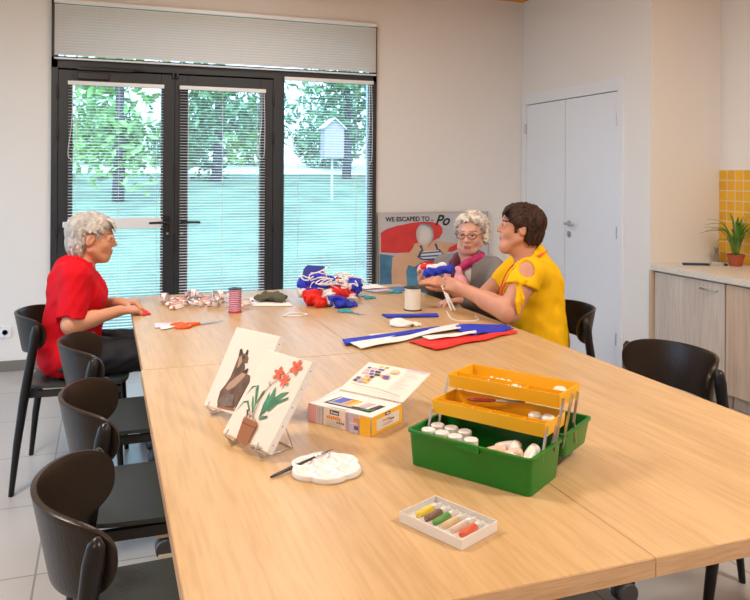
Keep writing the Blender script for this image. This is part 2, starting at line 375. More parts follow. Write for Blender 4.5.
# ------------------------------------------------------------------ one-surface figures: a distance field turned into a mesh
class Field:
    def __init__(s, lo, hi, res):
        s.lo = np.array(lo, np.float32); s.res = res
        s.n = np.ceil((np.array(hi)-np.array(lo))/res).astype(int)+1
        s.g = np.full(tuple(s.n), .06, np.float32)
    def _sub(s, lo, hi):
        a = np.clip(np.floor((np.array(lo)-s.lo)/s.res).astype(int), 0, s.n); b = np.clip(np.ceil((np.array(hi)-s.lo)/s.res).astype(int)+1, 0, s.n)
        if np.any(b-a < 1): return None
        ax = [(s.lo[i]+s.res*np.arange(a[i],b[i])).astype(np.float32) for i in range(3)]
        return tuple(slice(a[i],b[i]) for i in range(3)), ax[0][:,None,None], ax[1][None,:,None], ax[2][None,None,:]
    def _mix(s, sl, d, k, op):
        g = s.g[sl]
        if op == 'sub': d = -d; h = np.maximum(k-np.abs(g-d),0)/k; s.g[sl] = np.maximum(g,d)+h*h*k*.25
        else: h = np.maximum(k-np.abs(g-d),0)/k; s.g[sl] = np.minimum(g,d)-h*h*k*.25
    def cone(s, a, b, ra, rb, k=.012, op='add', flat=None):
        a = np.array(a,np.float32); b = np.array(b,np.float32); m = max(ra,rb)+max(k,.012)+.015
        q = s._sub(np.minimum(a,b)-m, np.maximum(a,b)+m)
        if q is None: return
        sl,x,y,z = q; ab = b-a; L = float(ab@ab)+1e-12
        t = np.clip(((x-a[0])*ab[0]+(y-a[1])*ab[1]+(z-a[2])*ab[2])/L,0,1)
        dx = x-(a[0]+t*ab[0]); dy = y-(a[1]+t*ab[1]); dz = z-(a[2]+t*ab[2])
        if flat is not None:                       # flatten along a direction
            f = np.array(flat[0],np.float32); f = f/np.linalg.norm(f); sc = flat[1]
            p = dx*f[0]+dy*f[1]+dz*f[2]; q2 = p*(1/sc-1); dx = dx+q2*f[0]; dy = dy+q2*f[1]; dz = dz+q2*f[2]
            d = np.sqrt(dx*dx+dy*dy+dz*dz)-(ra+t*(rb-ra)); d = d*(.5+.5*sc)
        else: d = np.sqrt(dx*dx+dy*dy+dz*dz)-(ra+t*(rb-ra))
        s._mix(sl,d,k,op)
    def ell(s, c, r, R=None, k=.012, op='add'):
        c = np.array(c,np.float32); r = np.array(r,np.float32); m = float(r.max())+max(k,.012)+.015
        q = s._sub(c-m, c+m)
        if q is None: return
        sl,x,y,z = q; x=x-c[0]; y=y-c[1]; z=z-c[2]
        if R is None: R = np.eye(3)
        u = R[0,0]*x+R[1,0]*y+R[2,0]*z; v = R[0,1]*x+R[1,1]*y+R[2,1]*z; w = R[0,2]*x+R[1,2]*y+R[2,2]*z
        k0 = np.sqrt((u/r[0])**2+(v/r[1])**2+(w/r[2])**2); k1 = np.sqrt((u/r[0]**2)**2+(v/r[1]**2)**2+(w/r[2]**2)**2)+1e-6
        s._mix(sl,k0*(k0-1)/k1,k,op)
    def plane(s, p, n, lo, hi, k=.004):            # inside the box keep only the side the normal points away from
        q = s._sub(lo,hi)
        if q is None: return
        sl,x,y,z = q; n = np.array(n,float); n /= np.linalg.norm(n)
        d = (x-p[0])*n[0]+(y-p[1])*n[1]+(z-p[2])*n[2]
        s.g[sl] = np.maximum(s.g[sl], d.astype(np.float32))
    def noise(s, amp, freq, seed=0, lo=None, hi=None):
        rs = np.random.RandomState(seed)
        x = (s.lo[0]+s.res*np.arange(s.n[0])).astype(np.float32)[:,None,None]; y = (s.lo[1]+s.res*np.arange(s.n[1])).astype(np.float32)[None,:,None]; z = (s.lo[2]+s.res*np.arange(s.n[2])).astype(np.float32)[None,None,:]
        for k in range(4):
            w = rs.randn(3)*freq*(1+.6*k); p = rs.rand(2)*6; w2 = rs.randn(3)*freq*.7
            s.g += (amp/(1+.6*k))*np.sin(w[0]*x+w[1]*y+w[2]*z+p[0]+1.3*np.sin(w2[0]*x+w2[1]*y+w2[2]*z+p[1]))
    def mesh(s):
        g = s.g; g[0]=g[-1]=.05; g[:,0]=.05; g[:,-1]=.05; g[:,:,0]=.05; g[:,:,-1]=.05
        ins = g < 0
        any_ = np.zeros(tuple(np.array(g.shape)-1), bool); all_ = np.ones_like(any_)
        for i in (0,1):
            for j in (0,1):
                for k in (0,1):
                    c = ins[i:ins.shape[0]-1+i, j:ins.shape[1]-1+j, k:ins.shape[2]-1+k]; any_ |= c; all_ &= c
        act = any_ & ~all_; idx = np.argwhere(act)
        lab = np.full(act.shape, -1, np.int32); lab[act] = np.arange(len(idx))
        acc = np.zeros((len(idx),3)); cnt = np.zeros(len(idx))
        cor = [(i,j,k) for i in (0,1) for j in (0,1) for k in (0,1)]
        val = {c: g[idx[:,0]+c[0], idx[:,1]+c[1], idx[:,2]+c[2]].astype(np.float64) for c in cor}
        for c in cor:
            for ax in range(3):
                if c[ax] == 0:
                    d = list(c); d[ax] = 1; d = tuple(d); a, b = val[c], val[d]; m = (a<0) != (b<0)
                    t = np.where(m, a/np.where(m, a-b, 1), 0)
                    p = np.zeros((len(idx),3)); p += np.array(c); p[:,ax] += t
                    acc[m] += p[m]; cnt[m] += 1
        V = (idx + acc/cnt[:,None])*s.res + s.lo
        F = []
        for ax in range(3):
            sl0 = [slice(None)]*3; sl1 = [slice(None)]*3; sl0[ax] = slice(0,-1); sl1[ax] = slice(1,None)
            ch = ins[tuple(sl0)] != ins[tuple(sl1)]; e = np.argwhere(ch); st = ins[tuple(sl0)][ch]
            u, w = (ax+1)%3, (ax+2)%3
            q = []
            for du, dw in ((0,0),(-1,0),(-1,-1),(0,-1)):
                c = e.copy(); c[:,u] += du; c[:,w] += dw; q.append(lab[c[:,0],c[:,1],c[:,2]])
            q = np.stack(q,1); q[~st] = q[~st][:, ::-1]; F.append(q)
        return V, np.concatenate(F)
    def build(s, name, mats, parent, matf=None, disp=None):
        V, F = s.mesh(); me = bpy.data.meshes.new(name)
        me.vertices.add(len(V)); me.vertices.foreach_set('co', V.astype(np.float32).ravel())
        me.loops.add(F.size); me.loops.foreach_set('vertex_index', F.astype(np.int32).ravel())
        me.polygons.add(len(F)); me.polygons.foreach_set('loop_start', np.arange(0,F.size,4,dtype=np.int32)); 
        for m in mats: me.materials.append(m)
        if matf is not None:
            c = V[F].mean(1); me.polygons.foreach_set('material_index', matf(c).astype(np.int32))
        me.polygons.foreach_set('use_smooth', np.ones(len(F), bool)); me.update(calc_edges=True); me.validate()
        o = bpy.data.objects.new(name, me); COL.objects.link(o)
        if parent:
            o.parent = parent; o.matrix_parent_inverse = Matrix.Translation(-Vector(parent.location))
        return o

def rotm(yaw, pitch=0, roll=0):                    # columns = local axes (x forward, y left, z up); pitch>0 looks down
    cy,sy = math.cos(yaw),math.sin(yaw); cp,sp = math.cos(pitch),math.sin(pitch); cr,sr = math.cos(roll),math.sin(roll)
    Rz = np.array([[cy,-sy,0],[sy,cy,0],[0,0,1]]); Ry = np.array([[cp,0,sp],[0,1,0],[-sp,0,cp]]); Rx = np.array([[1,0,0],[0,cr,-sr],[0,sr,cr]])
    return Rz@Ry@Rx
class Head:
    def __init__(s, c, yaw, pitch=0, roll=0, sc=1.0): s.c = np.array(c,float); s.R = rotm(yaw,pitch,roll); s.k = sc
    def P(s, x, y, z): return s.c + s.R@(np.array([x,y,z])*s.k)
    def loc(s, pts): return ((pts-s.c)@s.R)/s.k
def add_head(F, H, jaw=1.0, age=0.0, nose=1.0, open_mouth=0.0):
    k = H.k; P = H.P; R = H.R
    E = lambda c,r,kk=.012,op='add': F.ell(P(*c), np.array(r)*k, R, kk, op)
    C = lambda a,b,ra,rb,kk=.01,op='add': F.cone(P(*a),P(*b),ra*k,rb*k,kk,op)
    E((-.016,0,.030),(.094,.074,.080)); E((.026,0,-.012),(.062,.060,.078),.02)
    for s in (1,-1):
        C((-.002,.052*s,-.052),(.056,.022*s,-.094),.020,.018*jaw,.022)
        E((.052,.034*s,-.030),(.028,.026,.030),.02)
    C((.069,-.007,-.094),(.069,.007,-.094),.0155*jaw,.0155*jaw,.014)
    E((.059,0,-.060),(.033,.030,.034),.018); E((.040,0,-.088),(.036,.034,.024),.02)
    C((.075,-.026,.027),(.075,.026,.027),.012,.012,.014)
    for s in (1,-1): E((.094,.031*s,.005),(.013,.017,.009),.010,'sub')
    C((.083,0,.016),(.099,0,-.022),.0090,.0120,.012); E((.103,0,-.026),(.0105,.0105,.009),.008)
    for s in (1,-1): E((.093,.012*s,-.030),(.011,.007,.007),.006)
    C((.100,-.014,-.082),(.100,.014,-.082),.006,.006,.007,'sub')
    C((.0890,-.017,-.0575),(.0905,0,-.0560),.0055,.0066,.006); C((.0890,.017,-.0575),(.0905,0,-.0560),.0055,.0066,.006); C((.0885,-.014,-.0680),(.0885,.014,-.0680),.0064,.0064,.006)
    for s in (1,-1): E((.068,.048*s,.004),(.012,.008,.013),.008)
    if open_mouth: E((.098,0,-.0635),(.012,.010,.0035),.002,'sub')
    else: E((.0985,0,-.0630),(.006,.020,.0014),.002,'sub')
    for s in (1,-1):
        E((.083,.031*s,.0125),(.0095,.017,.0055),.005)      # upper lid
        E((.081,.031*s,-.006),(.0095,.015,.0045),.005)     # lower lid
    for s in (1,-1):                                     # ears
        Re = R@rotm(0,.25,0)
        F.ell(P(-.012,.075*s,-.006), np.array((.019,.009,.031))*k, Re, .006); F.ell(P(-.006,.084*s,-.004), np.array((.009,.006,.018))*k, Re, .004,'sub')
def head_mats(H, brow=True):
    def f(c):
        q = H.loc(c); m = np.zeros(len(c)); x,y,z = q[:,0],q[:,1],q[:,2]
        lip = (x>.083)&(np.abs(y)<.0235)&(z<-.0530)&(z>-.0735)&(np.abs(y)<.026-.9*np.abs(z+.063))&(np.abs(q).max(1)<.2); m[lip] = 1
        if brow: b = (x>.05)&(np.abs(np.abs(y)-.032)<.019)&(np.abs(z-.027+.25*np.maximum(np.abs(y)-.035,0))<.0034)&(x<.12); m[b] = 2
        return m
    return f
def add_eyes(H, parent):
    for s in (1,-1):
        mb = MB(); X = Matrix.Translation(Vector(H.P(.0735,.031*s,.003)-np.array(parent.location)))@Matrix(H.R.tolist()).to_4x4()
        mb.sph((0,0,0), .0118*H.k, 0, 14); mb.sph((.0070*H.k,0,-.001), .0064*H.k, 1, 10)
        mb.build('eye', [M['eyew'],M['iris']], parent, smooth=True).matrix_local = X

def add_hand(F, wrist, d, n, side, sc=1.0, curl=(.5,.6,.65,.75), spread=.12, thumb=(.7,.5), k=.004):
    """d: direction wrist->knuckles, n: back of the hand, side=+1 thumb along n x d, -1 the other way"""
    w = np.array(wrist,float); d = np.array(d,float); d/=np.linalg.norm(d); n = np.array(n,float); n -= d*(n@d); n/=np.linalg.norm(n)
    t = np.cross(n,d)*side                                # towards the thumb
    L = [.072,.076,.071,.064]; off = [.026,.009,-.009,-.026]; seg = [(.040,.024,.019),(.044,.028,.020),(.041,.026,.019),(.032,.020,.017)]
    for i in range(4):
        a = w + t*off[i]*.55*sc; b = w + d*L[i]*1.12*sc + t*off[i]*sc
        F.cone(a,b,.0125*sc,.0105*sc,.012)
        ang = 0; p = b; dd = d + t*spread*(1.5-i)/1.5; dd/=np.linalg.norm(dd); nn = n.copy(); r = .0088*sc
        for j in range(3):
            c = curl[i]*(1,1.1,.7)[j]; ca,sa = math.cos(c),math.sin(c); dd, nn = dd*ca-nn*sa, nn*ca+dd*sa
            q = p + dd*seg[i][j]*sc; F.cone(p,q,r,r*.93,k); p = q; r *= .93
    a = w + d*.018*sc + t*.020*sc - n*.006*sc; dd = d*math.cos(thumb[0])+t*math.sin(thumb[0])-n*.35; dd/=np.linalg.norm(dd)
    b = a + dd*.042*sc; F.cone(a,b,.0145*sc,.0115*sc,.010)
    dd = dd*math.cos(thumb[1]) + (d*.9-t*.25-n*.2)*math.sin(thumb[1]); dd/=np.linalg.norm(dd); c = b+dd*.033*sc; F.cone(b,c,.0108*sc,.0098*sc,.005)
    dd = dd*.9+(d-t*.3)*.3; dd/=np.linalg.norm(dd); F.cone(c,c+dd*.024*sc,.0098*sc,.008*sc,.004)
    F.cone(w-d*.01*sc, w+d*.02*sc,.021*sc,.020*sc,.012,flat=(n,.72))
def add_hair(H, res, locks, name, m, parent, base, cuts=(), seed=1, rl=.0075, fz=.0005):
    lo = H.c-.17; hi = H.c+.17; F = Field(lo,hi,res); k = H.k
    for c,r in base: F.ell(H.P(*c), np.array(r)*k, H.R, .02)
    for c,r in cuts: F.ell(H.P(*c), np.array(r)*k, H.R, .008, 'sub')
    for pts,r0,r1 in locks:
        for i in range(len(pts)-1):
            t0 = i/(len(pts)-1); t1 = (i+1)/(len(pts)-1)
            F.cone(H.P(*pts[i]),H.P(*pts[i+1]),(r0+(r1-r0)*t0)*k,(r0+(r1-r0)*t1)*k,.0035)
    F.noise(fz,170,seed)
    return F.build(name, [m], parent)
defmats()
# ------------------------------------------------------------------ room
YB = 5.888; ZC = 2.975
def sbox(name, lo, hi, m, b=0):
    o = MB().box(lo, hi).build(name, m); struct(o)
    if b: bev(o, b)
    return o
sbox('floor', (-2.6,-3.6,-.1), (4.3,6.14,0), M['floor'])
sbox('ceiling', (-2.6,-3.6,ZC), (4.5,6.14,ZC+.12), M['ceiling'])
wb = MB()
wb.box((-2.6,YB,0),(-.363,YB+.25,ZC)).box((2.138,YB,0),(3.8,YB+.25,ZC)).box((-.363,YB,2.677),(2.138,YB+.25,ZC))
struct(wb.build('wall_back', M['wall']))
wl = MB(); WL0,WL1,WLZ = 2.7,5.3,2.45
wl.box((-2.75,-3.6,0),(-2.6,WL0,ZC)).box((-2.75,WL1,0),(-2.6,6.14,ZC)).box((-2.75,WL0,WLZ),(-2.6,WL1,ZC))
struct(wl.build('wall_left', M['wall']))
wf = MB(); wf.box((-2.70,WL0,0),(-2.63,WL0+.06,WLZ)).box((-2.70,WL1-.06,0),(-2.63,WL1,WLZ)).box((-2.70,WL0,WLZ-.06),(-2.63,WL1,WLZ)).box((-2.70,3.97,0),(-2.63,4.03,WLZ)).box((-2.70,WL0,0),(-2.63,WL1,.06))
w2_ = struct(wf.build('unseen_window', M['frame'])); MB().box((-2.67,WL0,.06),(-2.664,WL1,WLZ-.06)).build('glass_pane', M['glass'], w2_)  # unseen window, added to let in daylight from the left
sbox('wall_front', (-2.6,-3.75,0), (4.5,-3.6,ZC), M['wall'])
dw = MB(); DX = 3.548
dw.box((DX,5.862,0),(DX+.12,YB,ZC)).box((DX,4.200,0),(DX+.12,4.517,ZC)).box((DX,4.517,2.085),(DX+.12,5.862,ZC))
struct(dw.build('wall_right', M['wall']))
sbox('wall_niche', (DX+.12,4.20,0), (4.16,4.32,ZC), M['wall'])
wt = MB().box((4.16,-3.6,0),(4.30,4.32,ZC)); struct(wt.build('wall_kitchen', M['wall']))
bb = MB().box((-2.6,YB-.012,0),(-.363,YB,.075)).box((2.138,YB-.012,0),(DX,YB,.075))
struct(bev(bb.build('baseboard_back', M['base']),.002))
bb = MB().box((DX-.012,4.2,0),(DX,4.47,.075)); struct(bb.build('baseboard_right', M['base']))
# tiled splashback
tp = MB().box((4.152,-1.0,.812),(4.16,4.199,1.464)).build('trim_1', M['tile']); struct(tp)

# ---- glazed front: fixed frame
FY0, FY1 = 5.862, 5.935
fr = MB()
for lo,hi in [((-.363,0),(-.318,2.677)),((2.100,0),(2.138,2.677)),((-.363,2.640),(2.138,2.677)),((-.363,2.175),(2.138,2.262)),((1.262,0),(1.335,2.18)),((-.363,0),(2.138,.03))]:
    fr.box((lo[0],FY0,lo[1]),(hi[0],FY1+.02,hi[1]))
for lo,hi in (((-.33,0),(-.28,2.2)),((1.22,0),(1.27,2.2)),((-.33,2.13),(1.27,2.2)),((-.33,0),(1.27,.05))): fr.box((lo[0],FY1,lo[1]),(hi[0],FY1+.02,hi[1]))
w1 = struct(bev(fr.build('window_1', M['frame']), .003))
MB().box((1.335,5.905,.03),(2.10,5.911,2.175)).build('glass_pane', M['glass'], w1)
MB().box((-.318,5.905,2.262),(2.10,5.911,2.640)).build('glass_pane', M['glass'], w1)
for x in (1.335,2.100-.018):
    bev(MB().box((x,FY0+.006,.03),(x+.018,FY1,2.175)).build('glazing_bead', M['frame'], w1), .002)
def leaf(name, x0, x1, hside):
    b = MB(); y0,y1 = 5.866,5.93; t = .098
    b.box((x0,y0,.012),(x0+t,y1,2.165)).box((x1-t,y0,.012),(x1,y1,2.165)).box((x0+t,y0,2.060),(x1-t,y1,2.165)).box((x0+t,y0,.012),(x1-t,y1,.13))
    d = struct(bev(b.build(name, M['frame']), .003))
    MB().box((x0+t-.01,5.905,.12),(x1-t+.01,5.911,2.07)).build('glass_pane', M['glass'], d)
    hx = x0-.004 if hside < 0 else x1+.004
    for z in (.35,1.0,1.70,2.0):
        h = MB().lathe([(.008,-.05),(.009,-.048),(.009,.048),(.008,.05)],12)
        h.build('hinge', M['frame_blk'], d, True, loc=(hx,5.860,z))
    return d
d1 = leaf('door_1', -.316, .5025, -1); d2 = leaf('door_2', .5045, 1.260, 1)
def lever(parent, x, dr, z=1.045):
    h = MB().rbox((x-.016,5.852,z-.12),(x+.016,5.866,z+.05),.006)
    h.tube(spline([(x,5.855,z),(x,5.82,z),(x+dr*.02,5.808,z),(x+dr*.075,5.806,z),(x+dr*.135,5.810,z-.002)],4),[.010]*12+[.009]*5,10)
    h.build('door_handle', M['frame_blk'], parent, angle=40)
    c = MB().lathe([(.009,0),(.009,.014)],14, X=Matrix.Translation((x,5.852,z-.085))@Matrix.Rotation(PI/2,4,'X'))
    c.build('lock_cylinder', M['steel'], parent, angle=40)
lever(d1,.452,-1); lever(d2,.556,1)
# door closer on the left leaf and its flat arm
cl = MB().box((-.19,5.835,2.165),(.20,5.862,2.192)).box((-.17,5.832,2.178),(.275,5.84,2.19)); bev(cl.build('door_closer', M['frame_blk'], d1),.003)
bev(MB().box((-.19,5.84,2.10),(.03,5.866,2.15)).build('closer_body', M['frame_blk'], d1),.004)
# bolts at the head of the meeting stiles
for x in (.49,.52): MB().lathe([(.009,-.02),(.011,-.016),(.011,.016),(.009,.02)],10).build('head_bolt', M['frame_blk'], d1, True, loc=(x,5.858,2.155))
for z in (.8,1.32): MB().box((.498,5.859,z),(.510,5.867,z+.16)).build('meeting_strip', M['frame_blk'], d1)
MB().box((.47,5.931,.02),(.54,5.945,2.16)).build('meeting_strip', M['frame_blk'], d1)
# pale push rail across the left leaf
pr = bev(MB().box((-.245,5.806,1.003),(.402,5.818,1.085)).box((-.28,5.812,1.02),(-.245,5.866,1.06)).box((.402,5.812,1.02),(.415,5.866,1.06)).build('push_rail', M['slat'], d1),.004)

# ---- venetian blinds
def blind(x0, x1, ztop, zbot, y, tilt, label, cords, loop=None, m='slat', pitch=.0215, skip=None, n_lad=2):
    t = empty('venetian_blind', ((x0+x1)/2, y, ztop), label, 'blind', group='venetian blinds')
    w = (x1-x0)/2
    b = bev(MB().box((-w,-.014,-.028),(w,.014,0)).build('head_rail', M['slat'], t),.002)
    s = MB(); z = -.045; hw = .0125; ct,st = math.cos(tilt),math.sin(tilt)
    while z > -(ztop-zbot)+.02:
        rows = []
        for k in range(4):
            q = -1+2*k/3; yy = q*hw; zz = .0022*(1-q*q)
            rows.append([(-w+.004, yy*ct-zz*st, z+yy*st+zz*ct), (w-.004, yy*ct-zz*st, z+yy*st+zz*ct)])
        s.sheet(rows); z -= pitch
    s.build('slats', M[m], t, True)
    bev(MB().box((-w+.002,-.012,-(ztop-zbot)),(w-.002,.012,-(ztop-zbot)+.012)).build('bottom_rail', M['slat'], t),.002)
    for c in cords:
        lad = MB(); cx = c-(x0+x1)/2; zb_ = -(ztop-zbot)+.01
        lad.tube([(cx,.0135,-.028),(cx,-.0135,-.028),(cx,-.0135,zb_),(cx,.0135,zb_),(cx,.0135,-.03)],.0011,4); lad.build('ladder_cord', M['cord'], t)
    if loop:
        lx,l0 = loop; lx -= (x0+x1)/2
        P = spline([(lx-.004,-.02,-.02),(lx-.006,-.022,-l0*.5),(lx-.03,-.024,-l0*.9),(lx-.02,-.024,-l0),(lx+.015,-.024,-l0*.98),(lx+.02,-.022,-l0*.5),(lx+.012,-.02,-.02)],8)
        MB().tube(P,.0025,5).build('pull_cord', M['cord'], t, True)
    return t
BL = [(-.250,.421,2.082,.06,5.836,.16,'fine white venetian blind on the left glazed door, behind the woman in red',(-.19,.10,.37),(-.215,.56)),
      (.535,1.195,2.082,.06,5.836,.16,'fine white venetian blind on the right-hand leaf of the glazed double door',(.60,.86,1.13),(1.165,.53)),
      (1.345,2.096,2.190,.04,5.836,.16,'tall white venetian blind over the fixed pane beside the poster board',(1.46,1.95),(2.062,.66)),
      (-.345,2.122,2.668,2.235,5.836,1.13,'wide closed cream venetian blind across the top window above the doors',(-.06,.55,1.0,1.65,2.05),None)]
for k,a in enumerate(BL): blind(*a, m='slat_beige' if k == 3 else 'slat', pitch=.0205 if k == 3 else .0215)

# ---- white double door in the right wall
df = MB(); 
df.box((DX-.012,5.820,0),(DX+.03,5.884,2.145)).box((DX-.012,4.48,0),(DX+.03,4.548,2.145)).box((DX-.012,4.548,2.045),(DX+.03,5.820,2.145))
struct(bev(df.build('trim_2', M['doorframe']),.003))
for nm,(y0,y1) in (('door_3',(5.224,5.818)),('door_4',(4.550,5.218))):
    d = struct(bev(MB().box((DX+.002,y0,.008),(DX+.042,y1,2.040)).build(nm, M['door']),.002))
    if nm == 'door_4':
        h = MB().lathe([(.026,0),(.026,.006),(.010,.008),(.010,.035)],20,X=Matrix.Translation((DX,5.155,1.028))@Matrix.Rotation(-PI/2,4,'Y'))
        h.tube(spline([(DX-.035,5.155,1.028),(DX-.05,5.150,1.028),(DX-.052,5.11,1.028),(DX-.050,5.035,1.026)],5),.0095,10)
        h.build('door_handle', M['steel'], d, angle=50)
        MB().lathe([(.026,0),(.026,.006),(.016,.008)],20,X=Matrix.Translation((DX,5.155,.942))@Matrix.Rotation(-PI/2,4,'Y')).build('lock_rosette', M['steel'], d, angle=50)
    hy = 5.822 if nm == 'door_3' else 4.546
    for z in (.22,1.0,1.83): MB().lathe([(.008,-.045),(.009,-.04),(.009,.04),(.008,.045)],10).build('hinge', M['steel'], d, True, loc=(DX-.008,hy,z))
MB().box((DX+.012,4.545,0),(DX+.045,5.825,2.05)).build('door_recess_backing', M['gap'], bpy.data.objects['trim_2'])

# ---- socket
sk = bev(MB().rbox((-.04,-.006,-.04),(.04,.006,.04),.004).build('wall_socket', M['doorframe'], loc=(-.655,YB-.008,.28)),.002)
tag(sk,'white wall socket low on the back wall behind the red-clad woman','socket')
MB().lathe([(.021,0),(.021,.004),(.019,.004),(.018,-.001)],20,X=Matrix.Rotation(PI/2,4,'X')).build('socket_dish', M['wall_white'], sk, angle=40, loc=(0,-.006,0))
for x in (-.0095,.0095): MB().lathe([(.0025,0),(.0025,.002)],8,X=Matrix.Rotation(PI/2,4,'X')).build('pin_hole', M['gap'], sk, loc=(x,-.009,0))

# ------------------------------------------------------------------ kitchen counter
wk = bev(MB().box((3.545,-1.0,.770),(4.152,4.197,.811)).build('worktop', M['worktop']),.003)
tag(wk,'pale speckled kitchen worktop running along the yellow-tiled wall','worktop')
def cabinet(y0,y1,label,m,handle):
    t = empty('base_cabinet',(3.58,(y0+y1)/2,0),label,'cabinet',group='base cabinets under the worktop'); h=(y1-y0)/2
    MB().box((.004,-h+.002,.09),(.565,h-.002,.769)).box((.05,-h+.002,0),(.56,h-.002,.09)).build('body', M['cab_in'], t)
    d = bev(MB().box((-.016,-h+.004,.095),(.003,h-.004,.758)).build('door', m, t),.0015)
    if handle:
        hb = MB().tube([(-.016,-h+.06,.711),(-.034,-h+.06,.711),(-.034,-h+.19,.711),(-.016,-h+.19,.711)],.005,8); hb.build('handle', M['steel'], d, True)
cabinet(3.552,4.176,'greyed oak cabinet door with a steel bar handle, beside the wall corner',M['cabinet'],True)
cabinet(2.60,3.548,'sand-coloured oak cabinet front without handle, at the right edge of the photo',M['cab_in'],False)
tag(bev(MB().box((3.538,4.180,0),(4.15,4.197,.769)).build('cabinet_end_panel', M['cab_in']),.001),'narrow sand-coloured end panel closing the cabinet row at the wall corner','panel')
# plant
t = empty('potted_plant',(4.035,3.93,.811),'small arching green palm in a terracotta pot on the worktop','plant')
MB().lathe([(.040,0),(.052,.062),(.057,.062),(.059,.078),(.054,.078),(.050,.060),(.03,.058)],24).build('pot', M['pot'], t, angle=40)
MB().lathe([(.051,.060),(.02,.066),(.002,.068)],20,cap=False).build('soil', M['soil'], t, True)
fo = MB(); stm = MB()
for i in range(46):
    a = RNG.rand()*2*PI; L = .12+.14*RNG.rand(); lean = .15+.85*RNG.rand(); b0 = Vector((.018*math.cos(a),.018*math.sin(a),.06))
    P = []; h0 = .05+.09*RNG.rand()
    for k in range(9):
        s = k/8; r = lean*L*s*(.35+.65*s); z = h0*1.0*min(1,s*2.2)+L*(s*1.0-.55*lean*s*s*1.5)
        P.append(b0+Vector((math.cos(a)*r,math.sin(a)*r,z)))
    side = Vector((-math.sin(a),math.cos(a),.25*(RNG.rand()-.5))); w = .006+.006*RNG.rand()
    rows = [[tuple(p+side*w*q*math.sin(PI*min(1,max(.06,(k-1.2)/6.8)) if k > 1 else .2)+Vector((0,0,.002*abs(q)))) for q in (-1,0,1)] for k,p in enumerate(P)]
    fo.sheet(rows, thick=.0004)
    if i%4 == 0: stm.tube([tuple(p) for p in P[:4]],.0022,5)
fo.build('foliage', M['leaf'], t, True); stm.build('stems', M['stem'], t, True)
# cat figurine
F = Field((-.04,-.04,-.002),(.04,.04,.115),.0022)
F.cone((0,0,.012),(0,0,.05),.019,.013,.01); F.cone((.005,0,.05),(.008,0,.085),.012,.011,.01); F.ell((.01,0,.088),(.014,.013,.012),None,.006)
for s in (1,-1): F.cone((.008,.008*s,.095),(.006,.010*s,.109),.006,.0015,.003)
for s in (1,-1): F.cone((.014,.008*s,.004),(.012,.007*s,.045),.006,.006,.005)
F.cone((-.016,.0,.008),(-.004,.026,.006),.005,.004,.005)
tcat = empty('cat_figurine',(4.06,4.13,.811),'small grey sitting cat figurine on the worktop near the tiles','figurine', rz=-2.2)
F.build('body', [M['catgrey']], None).parent = tcat
MB().rbox((-.03,-.03,0),(.03,.03,.006),.004).build('base', M['card'], tcat)
# pencil case and flat box
t = empty('pencil_case',(3.80,4.045,.811),'long slim dark blue and black case lying on the worktop','case', rz=-.54)
bev(MB().rbox((-.085,-.018,0),(.055,.018,.014),.006).build('body', M['navy'], t),.003)
bev(MB().rbox((.055,-.018,0),(.085,.018,.014),.006).build('end_cap', M['blk'], t),.003)
t = empty('note_holder',(3.935,3.99,.811),'small grey and black flat holder beside the dark blue case on the worktop','holder', rz=-.54)
bev(MB().rbox((-.05,-.022,0),(.035,.022,.016),.004).build('body', M['greyp'], t),.002)
bev(MB().rbox((.036,-.022,0),(.062,.022,.012),.004).build('tip', M['blk'], t),.002)

# ------------------------------------------------------------------ tables
def table(x0,x1,y0,y1,label):
    cx,cy = (x0+x1)/2,(y0+y1)/2; t = empty('folding_table',(cx,cy,0),label,'table',group='oak-topped tables pushed together')
    w,l = (x1-x0)/2,(y1-y0)/2
    top = bev(MB().box((-w,-l,.704),(w,l,.740)).build('tabletop', [M['table']], t),.0015)
    e = MB(); q=.0012
    for lo,hi in (((-w-q,-l,.7055),(-w,l,.7385)),((w,-l,.7055),(w+q,l,.7385)),((-w,-l-q,.7055),(w,-l,.7385)),((-w,l,.7055),(w,l+q,.7385))): e.box(lo,hi)
    e.build('edge_band', M['table_edge'], t)
    for s in (1,-1):
        y = (s*(l-.165) if y0 > 2 else (l-.085 if s > 0 else -(l-.97)))
        leg = bev(MB().box((-.03,y-.03,.12),(.03,y+.03,.66)).box((-w+.12,y-.025,.66),(w-.12,y+.025,.704)).build('leg', M['beige'], t),.003)
        ft = bev(MB().box((-w+.055,y-.025,.082),(w-.055,y+.025,.125)).build('foot_bar', M['beige'], leg),.003)
        for sx in (1,-1):
            cb = MB()
            for yy in (-.018,.018):
                cb.lathe([(.010,-.010),(.034,-.010),(.037,-.006),(.037,.006),(.034,.010),(.010,.010)],24,X=Matrix.Translation((sx*(w-.09),y+yy,.037))@Matrix.Rotation(PI/2,4,'X'))
            cb.lathe([(.022,.05),(.022,.062),(.008,.064),(.008,.083)],12,X=Matrix.Translation((sx*(w-.09),y,0)))
            cb.box((sx*(w-.09)-.03,y-.007,.035),(sx*(w-.09)+.022,y+.007,.06))
            cb.build('caster', M['caster'], leg, angle=40)
X0,XM,X1 = .1245,.927,1.724
table(X0,XM-.001,1.079,2.688,'oak-topped table in the near left of the joined group, under the two canvases')
table(XM+.001,X1,1.079,2.688,'oak-topped table in the near right of the joined group, under the open toolbox lid')
table(X0+.006,XM+.002,2.692,4.300,'oak-topped table in the far left of the joined group, where the woman in red works')
table(XM+.005,X1+.003,2.692,4.300,'oak-topped table in the far right of the joined group, in front of the two women')

